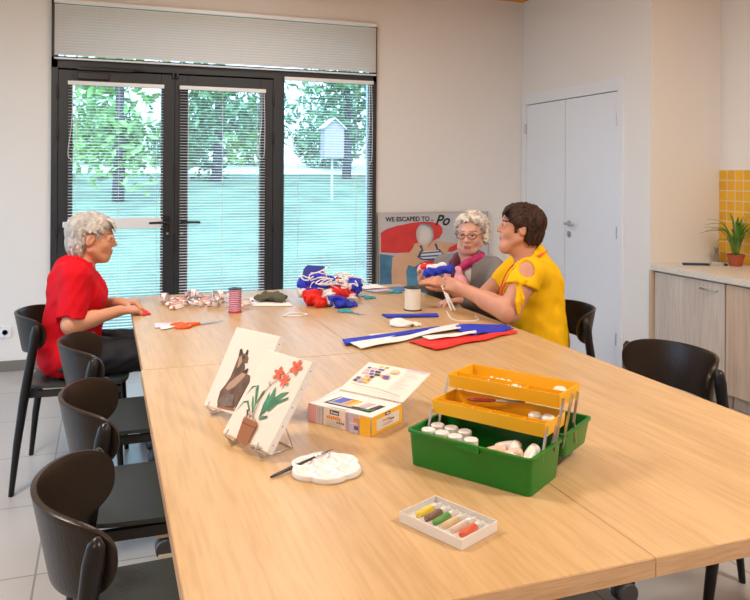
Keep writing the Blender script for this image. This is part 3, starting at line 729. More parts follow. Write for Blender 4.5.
# ------------------------------------------------------------------ chairs
def make_chair():
    t = empty('dining_chair',(0,0,0),'x','chair',group='black wooden chairs around the tables')
    # seat: shaped plywood, slightly dished
    rows = []
    for i in range(13):
        u = -1+2*i/12; r = []
        for j in range(13):
            v = -1+2*j/12
            fx = .012+.218*(math.copysign(abs(u)**.9,u)); fy = (.215+.008*u)*v
            e = max(0,(abs(u)**6+abs(v)**6)-1); s = 1-.09*e
            r.append((fx*s+.0, fy*s, .452-.008*(1-u*u)*(1-v*v)+(.004 if u>.9 else 0)))
        rows.append(r)
    MB().sheet(rows, thick=.013).build('seat', M['seat'], t, angle=50)
    fm = MB()
    for s in (1,-1):
        y_ = sorted((s*.186,s*.206)); fm.box((-.21,y_[0],.412),(.20,y_[1],.441))
    fm.tube([(.185,-.185,.428),(.185,.185,.428)],.013,8); fm.tube([(-.19,-.2,.425),(-.19,.2,.425)],.013,8)
    fm.build('seat_frame', M['rubber'], t, angle=40)
    for s in (1,-1):
        MB().tube([(.178,s*.185,.435),(.190,s*.200,.25),(.205,s*.222,0)],[.0195,.0165,.0115],12).build('leg', M['blackwood'], t, angle=50)
        P = [(-.252,s*.250,0),(-.230,s*.242,.22),(-.200,s*.240,.44),(-.168,s*.2375,.64),(-.160,s*.2370,.70),(-.155,s*.2365,.735),(-.153,s*.2360,.748)]
        MB().tube(P,[.0115,.0165,.0200,.0190,.0205,.0165,.006],14).build('leg', M['blackwood'], t, angle=60)
    # curved back: squircle-outlined sheet bent round the sitter
    N = 44; K = 10; rows = []
    for j in range(K+1):
        v = -1+2*j/K; r = []
        for i in range(N+1):
            q = -1+2*i/N; s = math.sin(q*PI/2)
            hh = .086*max(0,(1-abs(s)**5.0))**(1/2.6)*(1-.12*s*s)
            th = s*math.radians(80); zc = .684+.008*s*s
            z = zc+v*hh
            x = -.262+.175*(1-math.cos(th)); y = .222*math.sin(th)
            n = Vector((-math.cos(th),math.sin(th),0)); off = (z-.684)*.20*math.cos(th)
            r.append((x-off*1.0, y+ (z-.684)*.10*math.sin(th), z))
        rows.append(r)
    o = MB().sheet(rows).build('backrest', M['brownblack'], t, True)
    sl = o.modifiers.new('thickness','SOLIDIFY'); sl.thickness = .012; sl.offset = 0
    bv = o.modifiers.new('bevel','BEVEL'); bv.width=.003; bv.segments=2; bv.limit_method='ANGLE'; bv.angle_limit=math.radians(50)
    return t
CH = make_chair()
spots = [(-.105,3.84,-.078,'black wooden chair the woman in red sits on'),
         (.118,3.12,.02,'empty black chair at the left side of the tables, next to the woman in red'),
         (.162,2.36,-.01,'middle empty black chair on the left side, its seat partly under the table'),
         (.145,1.70,.0,'nearest empty black chair on the left side, low in the bottom-left corner'),
         (2.035,3.23,math.radians(168),'black chair the woman in yellow sits on'),
         (2.10,3.86,math.radians(205),'black chair behind, on which the woman in the grey cardigan sits'),
         (1.85,2.26,PI+.02,'empty black chair on the right side facing the toolbox, before the cabinets'),
         (1.87,1.52,PI,'black chair of which only a leg shows under the near right table edge')]
for i,(x,y,r,l) in enumerate(spots):
    c = CH if i == 0 else copy_tree(CH)
    c.location = (x,y,0); c.rotation_euler = (0,0,r); c['label'] = l

# ------------------------------------------------------------------ poster board with a face hole
t = empty('poster_board',(2.67,5.80,.02),'large photo board with face hole and red-capped swimmer against the back wall','board')
W2,HB = .515,1.075
X = frame_mat((0,0,0),(1,0,0),(0,.052,1))
def pp(x,y): return ((370+x/8.333-432.4)/110, 1.075-(200+y/8.333-213.2)/110)
ov = [pp(434+(74+10*math.sin(a))*math.cos(a)-8*math.sin(a)*0, 290-98*math.sin(a)) for a in [2*PI*k/28 for k in range(28)]]
rect = [(-W2,0),(W2,0),(W2,HB),(-W2,HB)]
L = [[Vector((x,y,0)) for x,y in rect],[Vector((x,y,0)) for x,y in ov]]; flat = [p for l in L for p in l]; tri = tessellate_polygon(L)
b = MB(); n = len(flat)
b.add([(p.x,p.y,0) for p in flat]+[(p.x,p.y,-.01) for p in flat], [t_ for t_ in tri]+[tuple(n+i for i in reversed(t_)) for t_ in tri]+[(i,(i+1)%4,(i+1)%4+n,i+n) for i in range(4)]+[(4+i,4+(i+1)%28,4+(i+1)%28+n,4+i+n) for i in range(28)],0,X)
M['board'] = mat('grey_white_board', (.50,.50,.54), .5); M['sea'] = mat('sea_blue_print', (.06,.20,.34), .5, var=(5,.6,(1,1,4))); M['skinp'] = mat('printed_skin', (.62,.38,.24), .55, var=(5,.12,(1,1,1)))
M['redp'] = mat('printed_red', (.62,.035,.035), .5, var=(8,.15,(1,1,1))); M['navyp'] = mat('printed_navy', (.03,.07,.19), .5); M['whitep'] = mat('printed_white', (.62,.64,.68), .5)
b.build('panel', M['board'], t)
Q = lambda L_: [pp(*q) for q in L_]
S = Sheet()
S.poly([(-W2+.008,.01),(W2-.008,.01),(W2-.008,.52),(.25,.60),(0,.66),(-W2+.008,.735)], M['sea'])
S.poly([(-W2+.008,.01),(W2-.008,.01),(W2-.008,.28),(.1,.33),(-W2+.008,.45)], M['whitep'])
S.poly(Q([(66,262),(66,410),(180,420),(300,418),(330,385),(380,345),(440,385),(510,330),(560,310),(585,270),(585,235),(560,205),(500,185),(430,180),(330,188),(200,210),(110,235)]), M['redp'], hole=ov)
S.poly(Q([(300,418),(330,385),(345,350),(385,345),(410,372),(460,375),(500,340),(520,330),(600,345),(720,355),(700,400),(640,420),(600,460),(590,500),(400,500),(340,530),(290,515),(270,560),(280,700),(300,840),(180,840),(150,700),(150,560),(160,450),(200,432)]), M['skinp'])
S.poly(Q([(365,455),(395,405),(440,412),(560,400),(600,450),(600,480),(500,492),(400,478)]), M['navyp'])
S.poly(Q([(400,432),(572,425),(578,442),(395,448)]), M['whitep']); S.poly(Q([(385,458),(590,455),(585,468),(420,470)]), M['whitep']); S.poly(Q([(410,412),(545,406),(555,414),(405,422)]), M['whitep'])
S.poly(Q([(375,540),(420,490),(500,488),(620,505),(640,560),(560,640),(430,640),(380,590)]), M['redp'])
S.poly(Q([(625,420),(640,390),(720,358),(760,360),(740,400),(660,425)]), M['redp'])
S.poly(Q([(170,720),(300,700),(305,740),(175,760)]), M['redp'])
S.poly(Q([(384,372),(398,362),(412,384),(418,414),(404,414),(398,390)]), M['navyp']); S.poly(Q([(512,358),(528,352),(540,376),(548,404),(532,405),(524,382)]), M['navyp'])
o = S.build('printed_picture', t); o.matrix_local = X@Matrix.Translation((0,0,.0008))
M['boldink'] = M['blk']
text('WE ESCAPED TO ..', .053, M['blk'], t, X@Matrix.Translation((-.452,1.004,.0018)), width=1.0, bold=.0014)
text('Po', .125, M['blk'], t, X@Matrix.Translation((.0,.965,.0018)), shear=.4, bold=.003)
fr = MB()
for lo,hi in (((-W2-.004,-.004,-.012),(-W2+.006,HB+.004,.003)),((W2-.006,-.004,-.012),(W2+.004,HB+.004,.003)),((-W2,-.004,-.012),(W2,.006,.003)),((-W2,HB-.005,-.012),(W2,HB+.004,.003))): fr.box(lo,hi,0,X)
fr.build('edge_frame', M['steel'], t)

# ------------------------------------------------------------------ outdoors
g = MB(); rows = []
for i in range(30):
    y = 6.14+i*.62; rows.append([(x, y, -.03+max(0,(y-6.8))*.083+.02*math.sin(x*1.3+y)) for x in [-14+k*1.6 for k in range(24)]])
struct(g.sheet(rows).build('lawn', M['lawn'], None, True))
struct(MB().sheet([[(-14,-4,-.03),(-2.75,-4,-.03)],[(-14,6.14,-.03),(-2.75,6.14,-.03)]]).build('lawn_left', M['lawn']))
rows = [[(x,y,.02+(24.1-6.8)*.083+(y-24.1)*.10) for x in (-22,30)] for y in (24.0,33.0)]
struct(MB().sheet(rows).build('gravel_path', M['gravel']))
def leaves(n, cx, cy, cz, rx, ry, rz, size, seed, mb):
    rs = np.random.RandomState(seed)
    for i in range(n):
        d = rs.randn(3); d /= np.linalg.norm(d); q = rs.rand()**.45
        p = Vector((cx+rx*d[0]*q, cy+ry*d[1]*q, cz+rz*d[2]*q)); s = size*(.6+.8*rs.rand())
        u = Vector(rs.randn(3)).normalized(); w = u.cross(Vector(rs.randn(3))).normalized()
        mb.add([tuple(p-u*s), tuple(p+w*s*.4), tuple(p+u*s), tuple(p-w*s*.4)], [(0,1,2,3)])
trees = [(-2.6,22,3.6,2.6,2.0,2.8,'tleaf',3,'broad light green tree far left beyond the lawn',2600),
         (.28,17.0,3.4,.95,1.0,2.4,'tleaf',4,'slender green tree with dark trunk seen through the left door',1500),
         (3.0,21.5,3.3,1.5,1.3,2.4,'tleaf2',5,'dark green bushy tree seen through the right-hand door leaf',2400),
         (7.2,22.5,3.7,1.9,1.5,2.9,'tleaf2',6,'large dark green tree behind the birdhouse post',3000),
         (11.4,22.5,3.8,2.0,1.6,2.9,'tleaf2',8,'dark green tree at the right side of the fixed window',2600)]
for (x,y,z,rx,ry,rz,lm,sd,lab,n) in trees:
    zb = -.03+min(y-6.8,17.3)*.083
    t = empty('tree',(x,y,zb),lab,'tree',group='trees beyond the lawn')
    MB().tube([(0,0,0),(.05,0,(z-zb)*.5),(0,.05,z-zb+rz*.5)],[.16,.13,.04] if sd!=4 else [.13,.12,.05],8).build('trunk', M['bark'], t, True)
    mb = MB(); rs = np.random.RandomState(sd)
    for k in range(14):
        a = rs.randn(3)*.5; leaves(n//20, rx*a[0], ry*a[1], z-zb+rz*a[2]*.9, rx*.5, ry*.5, rz*.38, .15, sd*100+k, mb)
    mb.build('foliage', M[lm], t)
for k,(x,y,s) in enumerate([(-3.4,26,1.1),(-.2,26.5,1.2),(2.4,26,1.0),(4.8,26.5,1.3),(7.6,26,1.2),(10.6,27,1.3),(13.5,27,1.3)]):
    mb = MB(); leaves(1500,0,0,.9*s,1.15*s,.8*s,.9*s,.13,50+k,mb)
    o = mb.build('bush', M['tleaf' if k%2 else 'tleaf2'], loc=(x,y,1.5))
    tag(o,['bush at far left behind the pale path','bush behind the path, seen through the left glazed door','bush behind the path, left in the right-hand door leaf','bush behind the path, right in the right-hand door leaf','bush behind the path, left in the fixed window','bush behind the path, right in the fixed window','bush at far right behind the pale path'][k],'bush','bushes behind the path')
t = empty('birdhouse',(5.08,17.0,.80),'pale little house-shaped box on a post, seen through the fixed window','birdhouse')
MB().tube([(0,0,0),(0,0,1.05)],.03,8).build('post', M['facade'], t)
MB().prism([(-.24,0),(.24,0),(.24,.70),(0,.90),(-.24,.70)],-.18,.18,0,Matrix.Translation((0,0,1.0))@Matrix.Rotation(PI/2,4,'X')).build('body', mat('dusky_pink_board',(.40,.34,.36),.8), t)
MB().box((-.38,-.24,-.015),(.0,.24,.015),0,Matrix.Translation((0,0,1.93))@Matrix.Rotation(-.72,4,'Y')).box((0,-.24,-.015),(.38,.24,.015),0,Matrix.Translation((0,0,1.93))@Matrix.Rotation(.72,4,'Y')).build('roof', M['facade'], t)
# ------------------------------------------------------------------ things on the tables
TZ = .7402
def rect_loop(x0,y0,x1,y1,z,r,seg=4):
    pts = []
    for cx,cy,a0 in ((x1-r,y1-r,0),(x0+r,y1-r,90),(x0+r,y0+r,180),(x1-r,y0+r,270)):
        for k in range(seg+1):
            a = math.radians(a0+90*k/seg); pts.append((cx+r*math.cos(a),cy+r*math.sin(a),z))
    return pts
def tub(mb, loops, mi=0, X=None):                 # a list of rounded-rectangle loops, closed at both ends of the list
    n = len(loops[0]); v = [p for l in loops for p in l]; f = []
    for i in range(len(loops)-1):
        for k in range(n): f.append((i*n+k, i*n+(k+1)%n, (i+1)*n+(k+1)%n, (i+1)*n+k))
    f.append(tuple(range(n-1,-1,-1))); f.append(tuple(range((len(loops)-1)*n, len(loops)*n)))
    mb.add(v,f,mi,X)
def open_box(mb, bot, top, z0, z1, t=.003, lip=.005, r=.012, X=None, mi=0):
    (a0,b0,a1,b1),(c0,d0,c1,d1) = bot,top
    L = [rect_loop(a0,b0,a1,b1,z0,r), rect_loop(c0,d0,c1,d1,z1-.006,r)]
    if lip: L += [rect_loop(c0-lip,d0-lip,c1+lip,d1+lip,z1-.006,r+lip), rect_loop(c0-lip,d0-lip,c1+lip,d1+lip,z1,r+lip)]
    else: L += [rect_loop(c0,d0,c1,d1,z1,r)]
    L += [rect_loop(c0+t,d0+t,c1-t,d1-t,z1,max(r-t,.002)), rect_loop(a0+t,b0+t,a1-t,b1-t,z0+t,max(r-t,.002))]
    tub(mb, L, mi, X)
# toolbox
ANG = math.radians(-56.36)
TB = Vector((.676,1.606,TZ)); ca,sa = math.cos(ANG),math.sin(ANG)
def tbw(u,v,z): return (TB.x+u*ca-v*sa, TB.y+u*sa+v*ca, TB.z+z)
t = empty('toolbox', TB, 'open green plastic toolbox with two raised yellow trays','toolbox', rz=ANG)
b = MB(); open_box(b,(-.006,.008,.296,.152),(-.010,.002,.300,.165),.001,.084); b.box((.125,-.006,.070),(.180,.003,.082))
b.build('base_box', M['green'], t, angle=40)
b = MB(); open_box(b,(.010,.190,.297,.325),(0,.176,.302,.340),.030,.088,lip=.004); b.build('lid', M['green'], t, angle=40)
for x in (.05,.25): MB().tube([(x-.02,.171,.086),(x+.02,.171,.086)],.004,8).build('hinge', M['green'], t)
def tray(v0,v1,z0,z1,divs,cross=None,nm='tray'):
    b = MB(); open_box(b,(.004,v0,.294,v1),(.002,v0-.002,.296,v1+.002),z0,z1,t=.002,lip=0,r=.004)
    for d in divs: b.box((d,v0+.002,z0+.001),(d+.0015,(cross or v1)-.001,z1-.004))
    if cross: b.box((.006,cross,z0+.001),(.292,cross+.0015,z1-.003))
    b.build(nm, M['yellow'], t, angle=40)
tray(.086,.196,.104,.135,(.105,.15,.195,.235),.112,'lower_tray'); tray(.163,.286,.150,.181,(.20,),.205,'upper_tray')
arm = [((.064,.062),(.092,.128)),((.112,.062),(.140,.118)),((.120,.066),(.172,.172)),((.165,.060),(.225,.170)),((.245,.050),(.235,.100))]
for ue,s in ((.001,-1),(.299,1)):
    for (v0,z0),(v1,z1) in arm:
        u = ue-s*.0045 if z1 < .13 and v1 < .15 else ue
        uo = u + (s*.002)
        MB().tube([(uo,v0,z0),(uo,v1,z1)],.0035,6,flat=.35).build('tray_arm', M['steel'], t)
    MB().tube([(ue+s*.001,.235,.100),(ue+s*.001,.262,.166)],.0035,6,flat=.35).build('tray_arm', M['steel'], t)
def small_bottle(name,u,v,z,r,h,label,group,m='bottle',rot=None):
    o = empty(name, tbw(u,v,z), label, 'bottle', group=group); 
    if rot: o.rotation_euler = rot
    MB().lathe([(r*.9,0),(r,.003),(r,h*.72),(r*.86,h*.78)],16).build('body', M[m], o, angle=40)
    MB().lathe([(r*.92,h*.76),(r*.95,h*.77),(r*.95,h*.98),(r*.85,h),(r*.3,h)],16).build('cap', M['cap'], o, angle=40)
    return o
bl = [(.026,.034,'white paint bottle at the far left end inside the toolbox, front row'),(.026,.075,'white paint bottle at the far left end inside the toolbox, behind its twin'),(.062,.036,'second white paint bottle from the left in the front of the toolbox'),
      (.062,.078,'white paint bottle in the second row of the toolbox, left of the middle'),(.098,.034,'third white paint bottle from the left in the front of the toolbox'),(.100,.075,'white paint bottle in the second row of the toolbox, next to the middle'),(.138,.036,'fourth white paint bottle from the left, nearest the fleshy tubes')]
for u,v,l in bl: small_bottle('paint_bottle',u,v,.004,.0175,.079,l,'white bottles in the toolbox')
# long tubes with pinkish contents and a clear bag
for k,(u0,v0,z0,u1,v1,z1,m) in enumerate([(.165,.045,.035,.215,.060,.052,'flesh'),(.175,.080,.040,.235,.095,.055,'wax'),(.205,.035,.035,.258,.050,.060,'flesh'),(.245,.028,.045,.225,.085,.062,'wax'),(.268,.040,.040,.270,.095,.062,'wax'),(.190,.030,.020,.240,.028,.030,'wax')]):
    z0 += .014; z1 += .014
    o = tag(MB().tube(spline([(0,0,0),tuple((Vector(tbw(u1,v1,z1))-Vector(tbw(u0,v0,z0)))*.5+Vector((0,0,.003))),tuple(Vector(tbw(u1,v1,z1))-Vector(tbw(u0,v0,z0)))],4),[.006,.0125,.0135,.0135,.0135,.0135,.0135,.0125,.007],12).build('paint_tube', M[m], smooth=True, loc=tbw(u0,v0,z0)),
        ['pinkish paint tube lying leftmost at the right end of the toolbox','pale paint tube lying at the back right of the toolbox','pinkish paint tube lying in front at the right end of the toolbox','whitish paint tube leaning up near the right wall of the toolbox','whitish paint tube rightmost inside the toolbox','short pale paint tube low behind the toolbox front wall'][k],'paint tube','paint tubes at the right end of the toolbox')
def crumple(name,c,r,m,label,cat,seed,amp=.004,freq=90,group=None,res=.0035,rot=0,parts=None,kcut=True):
    F = Field((-r[0]-.02,-r[1]-.02,-.004),(r[0]+.02,r[1]+.02,r[2]*2+.02),res)
    rs = np.random.RandomState(seed)
    for k in range(7):
        a = rs.rand()*2*PI; q = .55*rs.rand()**.5
        F.ell((r[0]*q*math.cos(a),r[1]*q*math.sin(a),r[2]*(.55+.5*rs.rand()*(1-q))),(r[0]*(.35+.35*rs.rand()),r[1]*(.35+.35*rs.rand()),r[2]*(.5+.35*rs.rand())),rotm(rs.rand()*3),.006)
    F.noise(amp,freq,seed)
    o = F.build(name,[m],None); o.location = c; o.rotation_euler = (0,0,rot)
    return tag(o,label,cat,group)
crumple('plastic_bag', tbw(.118,.222,.153),(.042,.020,.012),mat('crumpled_white_plastic',(.86,.80,.76),.25),'crumpled white plastic bag with pinkish bits in the upper yellow tray','bag',3,.003,140,res=.002,rot=ANG)
crumple('plastic_bag', tbw(.175,.215,.153),(.030,.018,.010),mat('crumpled_pink_plastic',(.86,.68,.62),.25),'smaller pinkish crumpled bag to the right in the upper yellow tray','bag',9,.003,140,res=.002,rot=ANG)
for k,(u,v,z,l) in enumerate([(.262,.245,.153,'clear round cap lying at the right end of the upper yellow tray'),(.235,.165,.107,'clear cap in the lower yellow tray, left of its twin'),(.268,.165,.107,'clear cap in the lower yellow tray, nearest its right end')]):
    tag(MB().lathe([(.015,0),(.016,.002),(.016,.016),(.011,.021),(.004,.021)],20).build('bottle_cap', M['cap'], loc=tbw(u,v,z), angle=40),l,'cap','clear caps in the yellow trays')
d0 = Vector(tbw(.075,.130,.138)); d1_ = Vector(tbw(.200,.186,.141)); t = empty('hobby_brush', d0, 'flat brush with maroon handle laid across the lower yellow tray','brush'); q = d1_-d0
MB().tube([tuple(q*0),tuple(q*.15),tuple(q*.38),tuple(q*.5)],[.004,.009,.008,.004],10,flat=.5).build('handle', M['maroon'], t, True)
MB().tube([tuple(q*.48),tuple(q*.6),tuple(q*1.0)],[.004,.007,.006],8,flat=.4).build('blade', M['greyb'], t, True)

# paint box with raised lid
PA = math.atan2(-.8165775,.57723582); t = empty('paint_box', (.531,1.991,TZ), 'open cardboard paint-set box with yellow end and printed lid raised','box', rz=PA)
w,l,h = .213,.145,.050
b = MB(); open_box(b,(0,0,w,l),(0,0,w,l),.0005,h,t=.002,lip=0,r=.001); b.build('carton', M['card'], t)
S = Sheet()                                                        # front print
S.rect(.001,.001,.030,h-.001,M['pinkpr']); S.rect(.030,.001,.056,h-.001,M['card']); S.rect(.033,.004,.037,h-.004,M['lilac']); S.rect(.040,.004,.044,h-.004,M['greyp']); S.rect(.048,.002,.054,h-.002,M['lilac'])
S.rect(.056,.001,.130,h-.001,mat('cream_print',(.80,.70,.62),.5)); S.rect(.076,.034,.108,.046,M['dk']); S.rect(.080,.037,.086,.043,M['whitep']); S.rect(.088,.037,.105,.041,M['whitep'])
for k in range(7): S.rect(.066+k*.007,.022,.0715+k*.007,.029+(.002 if k%2 else 0),M['orange'])
for k in range(4): S.ell(.103+k*.007,.016,.0024,.0028,M['dk'])
for k in range(4): S.rect(.062,.005+k*.004,.118-k*.006,.0062+k*.004,M['greyp'])
S.rect(.130,.001,.134,h-.001,M['pinkpr']); S.rect(.137,.001,.141,h-.001,M['lilac']); S.rect(.145,.001,.175,h-.001,mat('lilac_pale_print',(.55,.48,.60),.5)); S.rect(.158,.030,.176,.040,M['orange']); S.rect(.160,.010,.174,.020,M['purple'])
S.rect(.178,.0005,w,h-.0005,M['y_box']); S.rect(.145,.024,.168,.027,M['card'])
S.build('front_print', t).matrix_local = frame_mat((0,-.0003,0),(1,0,0),(0,0,1))
S = Sheet(); S.rect(.0005,.0005,l-.0005,h-.0005,M['y_box']); S.rect(.022,.008,l-.016,h-.012,M['card'])
for k in range(6): S.rect(.050+k*.006,.026,.0545+k*.006,.031,M['orange'])
for k in range(3): S.ell(.088+k*.006,.025,.002,.0023,M['dk'])
S.rect(.046,.016,.100,.0175,M['greyp']); S.rect(.052,.020,.094,.0212,M['greyp']); S.rect(.060,h-.010,.082,h-.002,M['dk']); S.rect(.064,h-.008,.078,h-.004,M['whitep'])
S.build('end_print', t).matrix_local = frame_mat((w+.0003,0,0),(0,1,0),(0,0,1))
S = Sheet(); S.rect(.0005,.0005,l-.0005,h-.0005,M['pinkpr']); S.build('side_print', t).matrix_local = frame_mat((-.0003,l,0),(0,-1,0),(0,0,1))
# inner card with a window showing the coloured tubes
S = Sheet(); S.rect(.002,.002,w-.002,l-.002,M['card']); S.poly([(.028,.030),(.185,.030),(.190,.100),(.035,.100)],M['dk'])
S.rect(.040,.052,.180,.095,M['whitep'])
cols = [(M['bluepr'],.042,.075),(M['orange'],.078,.098),(M['y_box'],.098,.112),(M['card'],.113,.128),(M['pinkpr'],.128,.142),(M['greyp'],.143,.155),(M['card'],.156,.165),(M['dk'],.166,.178)]
for m_,a_,b_ in cols: S.poly([(a_,.050),(b_,.050),(b_+.006,.097),(a_+.006,.097)],m_)
S.rect(.040,.034,.120,.046,M['greyp']); S.rect(.150,.036,.182,.048,M['p_green'])
S.rect(.060,.008,.125,.022,M['card'])
S.build('inner_card', t).matrix_local = Matrix.Translation((0,0,h-.0015))
lid = bev(MB().box((-.003,0,-.001),(w+.003,.157,.0015)).build('lid', M['card'], t),.0005); LX = Matrix.Translation((0,l-.001,h+.003))@Matrix.Rotation(math.radians(17.5),4,'X'); lid.matrix_local = LX
S = Sheet(); S.rect(.0,.002,w,.155,mat('ivory_print',(.74,.68,.63),.55))
cc = [M['purple'],M['pinkpr'],M['lilac'],M['y_box'],M['orange'],M['purple'],M['dk'],M['lilac']]
rs = np.random.RandomState(5)
for i in range(7):
    y = .138-.015*i
    x = .012
    for j in range(4):
        ww = .010+.012*rs.rand()
        if rs.rand() < .85 and not (i > 4 and j > 2): S.rect(x,y,x+ww,y+.010,cc[rs.randint(8)])
        x += ww+.004
S.rect(.100,.118,.124,.135,mat('peach_print',(.80,.52,.26),.55)); S.rect(.092,.085,.112,.100,M['purple']); S.rect(.094,.102,.106,.108,M['pinkpr'])
S.rect(.140,.149,w-.004,.153,M['lilac'])
for i in range(12):
    y = .140-.009*i; S.rect(.145,y,.150+.05*rs.rand()+.008,y+.0016,M['greyp'])
S.stroke([(.02,.030),(.06,.026),(.12,.027),(.16,.020),(.20,.014)],.0016,M['dk']); S.stroke([(.10,.012),(.15,.011),(.20,.006)],.0012,M['greyp'])
S.build('lid_print', lid).matrix_local = Matrix.Translation((0,0,.0016))
fl = MB().sheet([[(-.050,.03,.012),(-.003,.03,.040)],[(-.060,.10,.022),(-.003,.10,.047)],[(-.045,.175,.040),(0,.165,.062)]],thick=.0008).build('side_flap', M['card'], t)
fl.matrix_local = Matrix.Translation((0,.02,-.002))

# canvases on wire easels
def canvas(A, e, w, hgt, lean, label, name='painted_canvas'):
    A = Vector((A[0],A[1],TZ+.024)); e = Vector((e[0],e[1],0)).normalized(); nb = Vector((-e.y,e.x,0)); le = math.radians(lean)
    up = nb*math.sin(le)+Vector((0,0,math.cos(le)))
    t = empty(name, A, label, 'painting'); X = frame_mat((0,0,0),e,up)
    b = bev(MB().box((0,0,-.018),(w,hgt,0)).build('canvas', [M['canvas']], t),.0015); b.matrix_local = X
    S = Sheet(); S.rect(0,0,hgt,.018,M['canvas_side'])
    for k in range(5): S.ell(.02+k*.048,.011,.0016,.0016,M['blk'])
    S.build('canvas_edge', t).matrix_local = X@frame_mat((w+.0006,0,-.018),(0,1,0),(0,0,1))
    return t, X, A, e, nb, up
def easel(A, e, nb, up, w, label):
    N = -(e.cross(up)) ; N = e.cross(up)                       # towards the viewer
    t = empty('wire_easel', (A.x,A.y,TZ), label, 'easel', group='wire plate easels')
    base = Vector((0,0,A.z-TZ))
    for s in (.03,w-.03):
        p = base+e*s
        P = [p+N*.010+up*.012, p+N*.011-up*.004, p-up*.006, p-N*.022-up*.006, p-N*.0245+up*.02, p-N*.026+up*.10, p-N*.026+up*.12+e*(.01 if s<.05 else -.01)]
        ft = p-N*.01; ft = Vector((ft.x,ft.y,.0025))
        q = p+nb*.10; q = Vector((q.x,q.y,.0025))
        mb = MB(); mb.tube([tuple(x) for x in spline(P,4)],.0018,6); mb.tube([tuple(p-up*.006+N*.004),tuple(Vector((p.x,p.y,0))+nb*.004+Vector((0,0,.0025))),tuple(q),tuple(p-N*.026+up*.085)],.0018,6)
        mb.build('wire_side', M['steel'], t, True)
    a = base+e*.03; b_ = base+e*(w-.03)
    MB().tube([tuple(Vector((a.x,a.y,.0025))+nb*.1),tuple(Vector((b_.x,b_.y,.0025))+nb*.1)],.0018,6).tube([tuple(a-N*.026+up*.1),tuple(b_-N*.026+up*.1)],.0018,6).build('cross_wire', M['steel'], t, True)
w2,h2 = .188,.233
t,X,A,e,nb,up = canvas((.285,1.905),(.4146,-.91),w2,h2,36,'canvas painted with red flowers in a brown pot, in front of the horse canvas')
def cv(BL,BR,TL,w,h):
    a,b_ = BR[0]-BL[0],BR[1]-BL[1]; c,d = TL[0]-BL[0],TL[1]-BL[1]; D = a*d-b_*c
    return lambda x,y: ((( x-BL[0])*d-(y-BL[1])*c)/D*w, (a*(y-BL[1])-b_*(x-BL[0]))/D*h)
g = cv((150,530),(375,600),(360,142),w2,h2)
G = lambda L: [g(*p) for p in L]
S = Sheet()
for L in ([(262,360),(292,318),(322,316),(322,345),(315,320),(294,326)],[(210,440),(250,388),(276,385),(286,430),(280,436),(268,395),(250,395)],[(296,440),(292,400),(296,362),(301,366),(303,400),(302,440)],
          [(300,450),(318,385),(326,318),(322,312),(310,330),(308,400)],[(312,400),(345,345),(360,335),(350,358),(318,398)],[(330,465),(352,400),(382,345),(380,380),(352,440)],[(350,440),(400,375),(440,350),(478,345),(430,378),(388,408),(356,440)],[(370,430),(420,385),(475,368),(470,378),(420,398),(380,432)],
          [(332,470),(350,452),(376,450),(372,460),(350,466)],[(340,450),(356,420),(400,340),(412,322),(408,360),(385,400)]): S.poly(G(L),M['p_green'])
S.stroke(G([(302,462),(318,420),(345,360),(385,315),(430,285),(470,262),(495,240)]),.0022,M['p_potdk']); S.stroke(G([(385,315),(378,308),(384,296)]),.003,M['horse_lt'])
def flower(cx,cy,s,rot):
    x0,y0 = g(cx,cy)
    for k in range(5):
        a = rot+k*2*PI/5; S.ell(x0+math.cos(a)*s*.62,y0+math.sin(a)*s*.62,s*.55,s*.30,M['p_red'],a)
    S.ell(x0,y0,s*.16,s*.16,M['p_pot'])
flower(425,262,.0165,.4); flower(512,235,.0185,.1); flower(456,295,.0155,.9)
S.poly(G([(258,478),(325,500),(284,584),(230,562)]),M['p_pot']); S.poly(G([(265,460),(332,485),(326,508),(256,484)]),M['p_pot']); S.poly(G([(256,482),(326,506),(323,511),(255,488)]),M['p_potdk'])
for p in [(275,462),(285,450),(296,462),(305,455),(315,470),(283,440),(322,478)]: S.ell(*g(*p),.003,.0045,M['horse_lt'])
S.stroke(G([(282,470),(280,430),(288,432)]),.002,M['p_potdk']); S.stroke(G([(296,470),(300,440),(310,442)]),.002,M['p_potdk'])
S.stroke(G([(312,578),(345,580),(365,590),(360,598),(320,594),(308,586),(314,577)]),.0012,M['dk']); S.stroke(G([(320,583),(332,588),(340,584),(356,592)]),.0016,M['dk']); S.stroke(G([(318,590),(340,593),(352,596)]),.0012,M['dk'])
S.build('flower_painting', t).matrix_local = X@Matrix.Translation((0,0,.0006))
easel(A,e,nb,up,w2,'wire easel holding up the red-flower canvas')
t,X,A,e,nb,up = canvas((.269,2.151),(.50,-.866),w2,h2,30,'canvas painted with two brown horses, standing behind the flower canvas')
g = cv((65,395),(262,452),(210,40),w2,h2); S = Sheet()
S.poly(G([(128,380),(140,335),(165,305),(185,275),(205,225),(222,180),(236,165),(258,172),(268,190),(262,215),(250,212),(252,235),(245,255),(262,262),(275,270),(272,310),(250,345),(225,385),(195,418),(130,405)]),M['horse'])
S.poly(G([(222,180),(228,148),(238,145),(243,168)]),M['horse_dk']); S.poly(G([(252,170),(262,150),(267,155),(264,178)]),M['horse_dk'])
S.poly(G([(165,322),(180,300),(215,272),(245,252),(262,255),(240,285),(205,318),(175,333)]),M['horse_lt']); S.poly(G([(240,255),(262,236),(268,240),(258,262)]),M['horse_dk'])
S.poly(G([(226,186),(238,178),(240,205),(226,228),(216,236)]),M['horse_lt']); S.poly(G([(240,180),(252,178),(250,190),(240,192)]),M['horse_dk'])
S.poly(G([(205,418),(240,350),(272,300),(270,330),(245,372),(222,412)]),M['horse_dk']); S.poly(G([(132,380),(160,350),(205,350),(200,400),(150,405)]),mat('grey_brown_paint',(.17,.125,.10),.7,var=(40,.3,(1,1,1))))
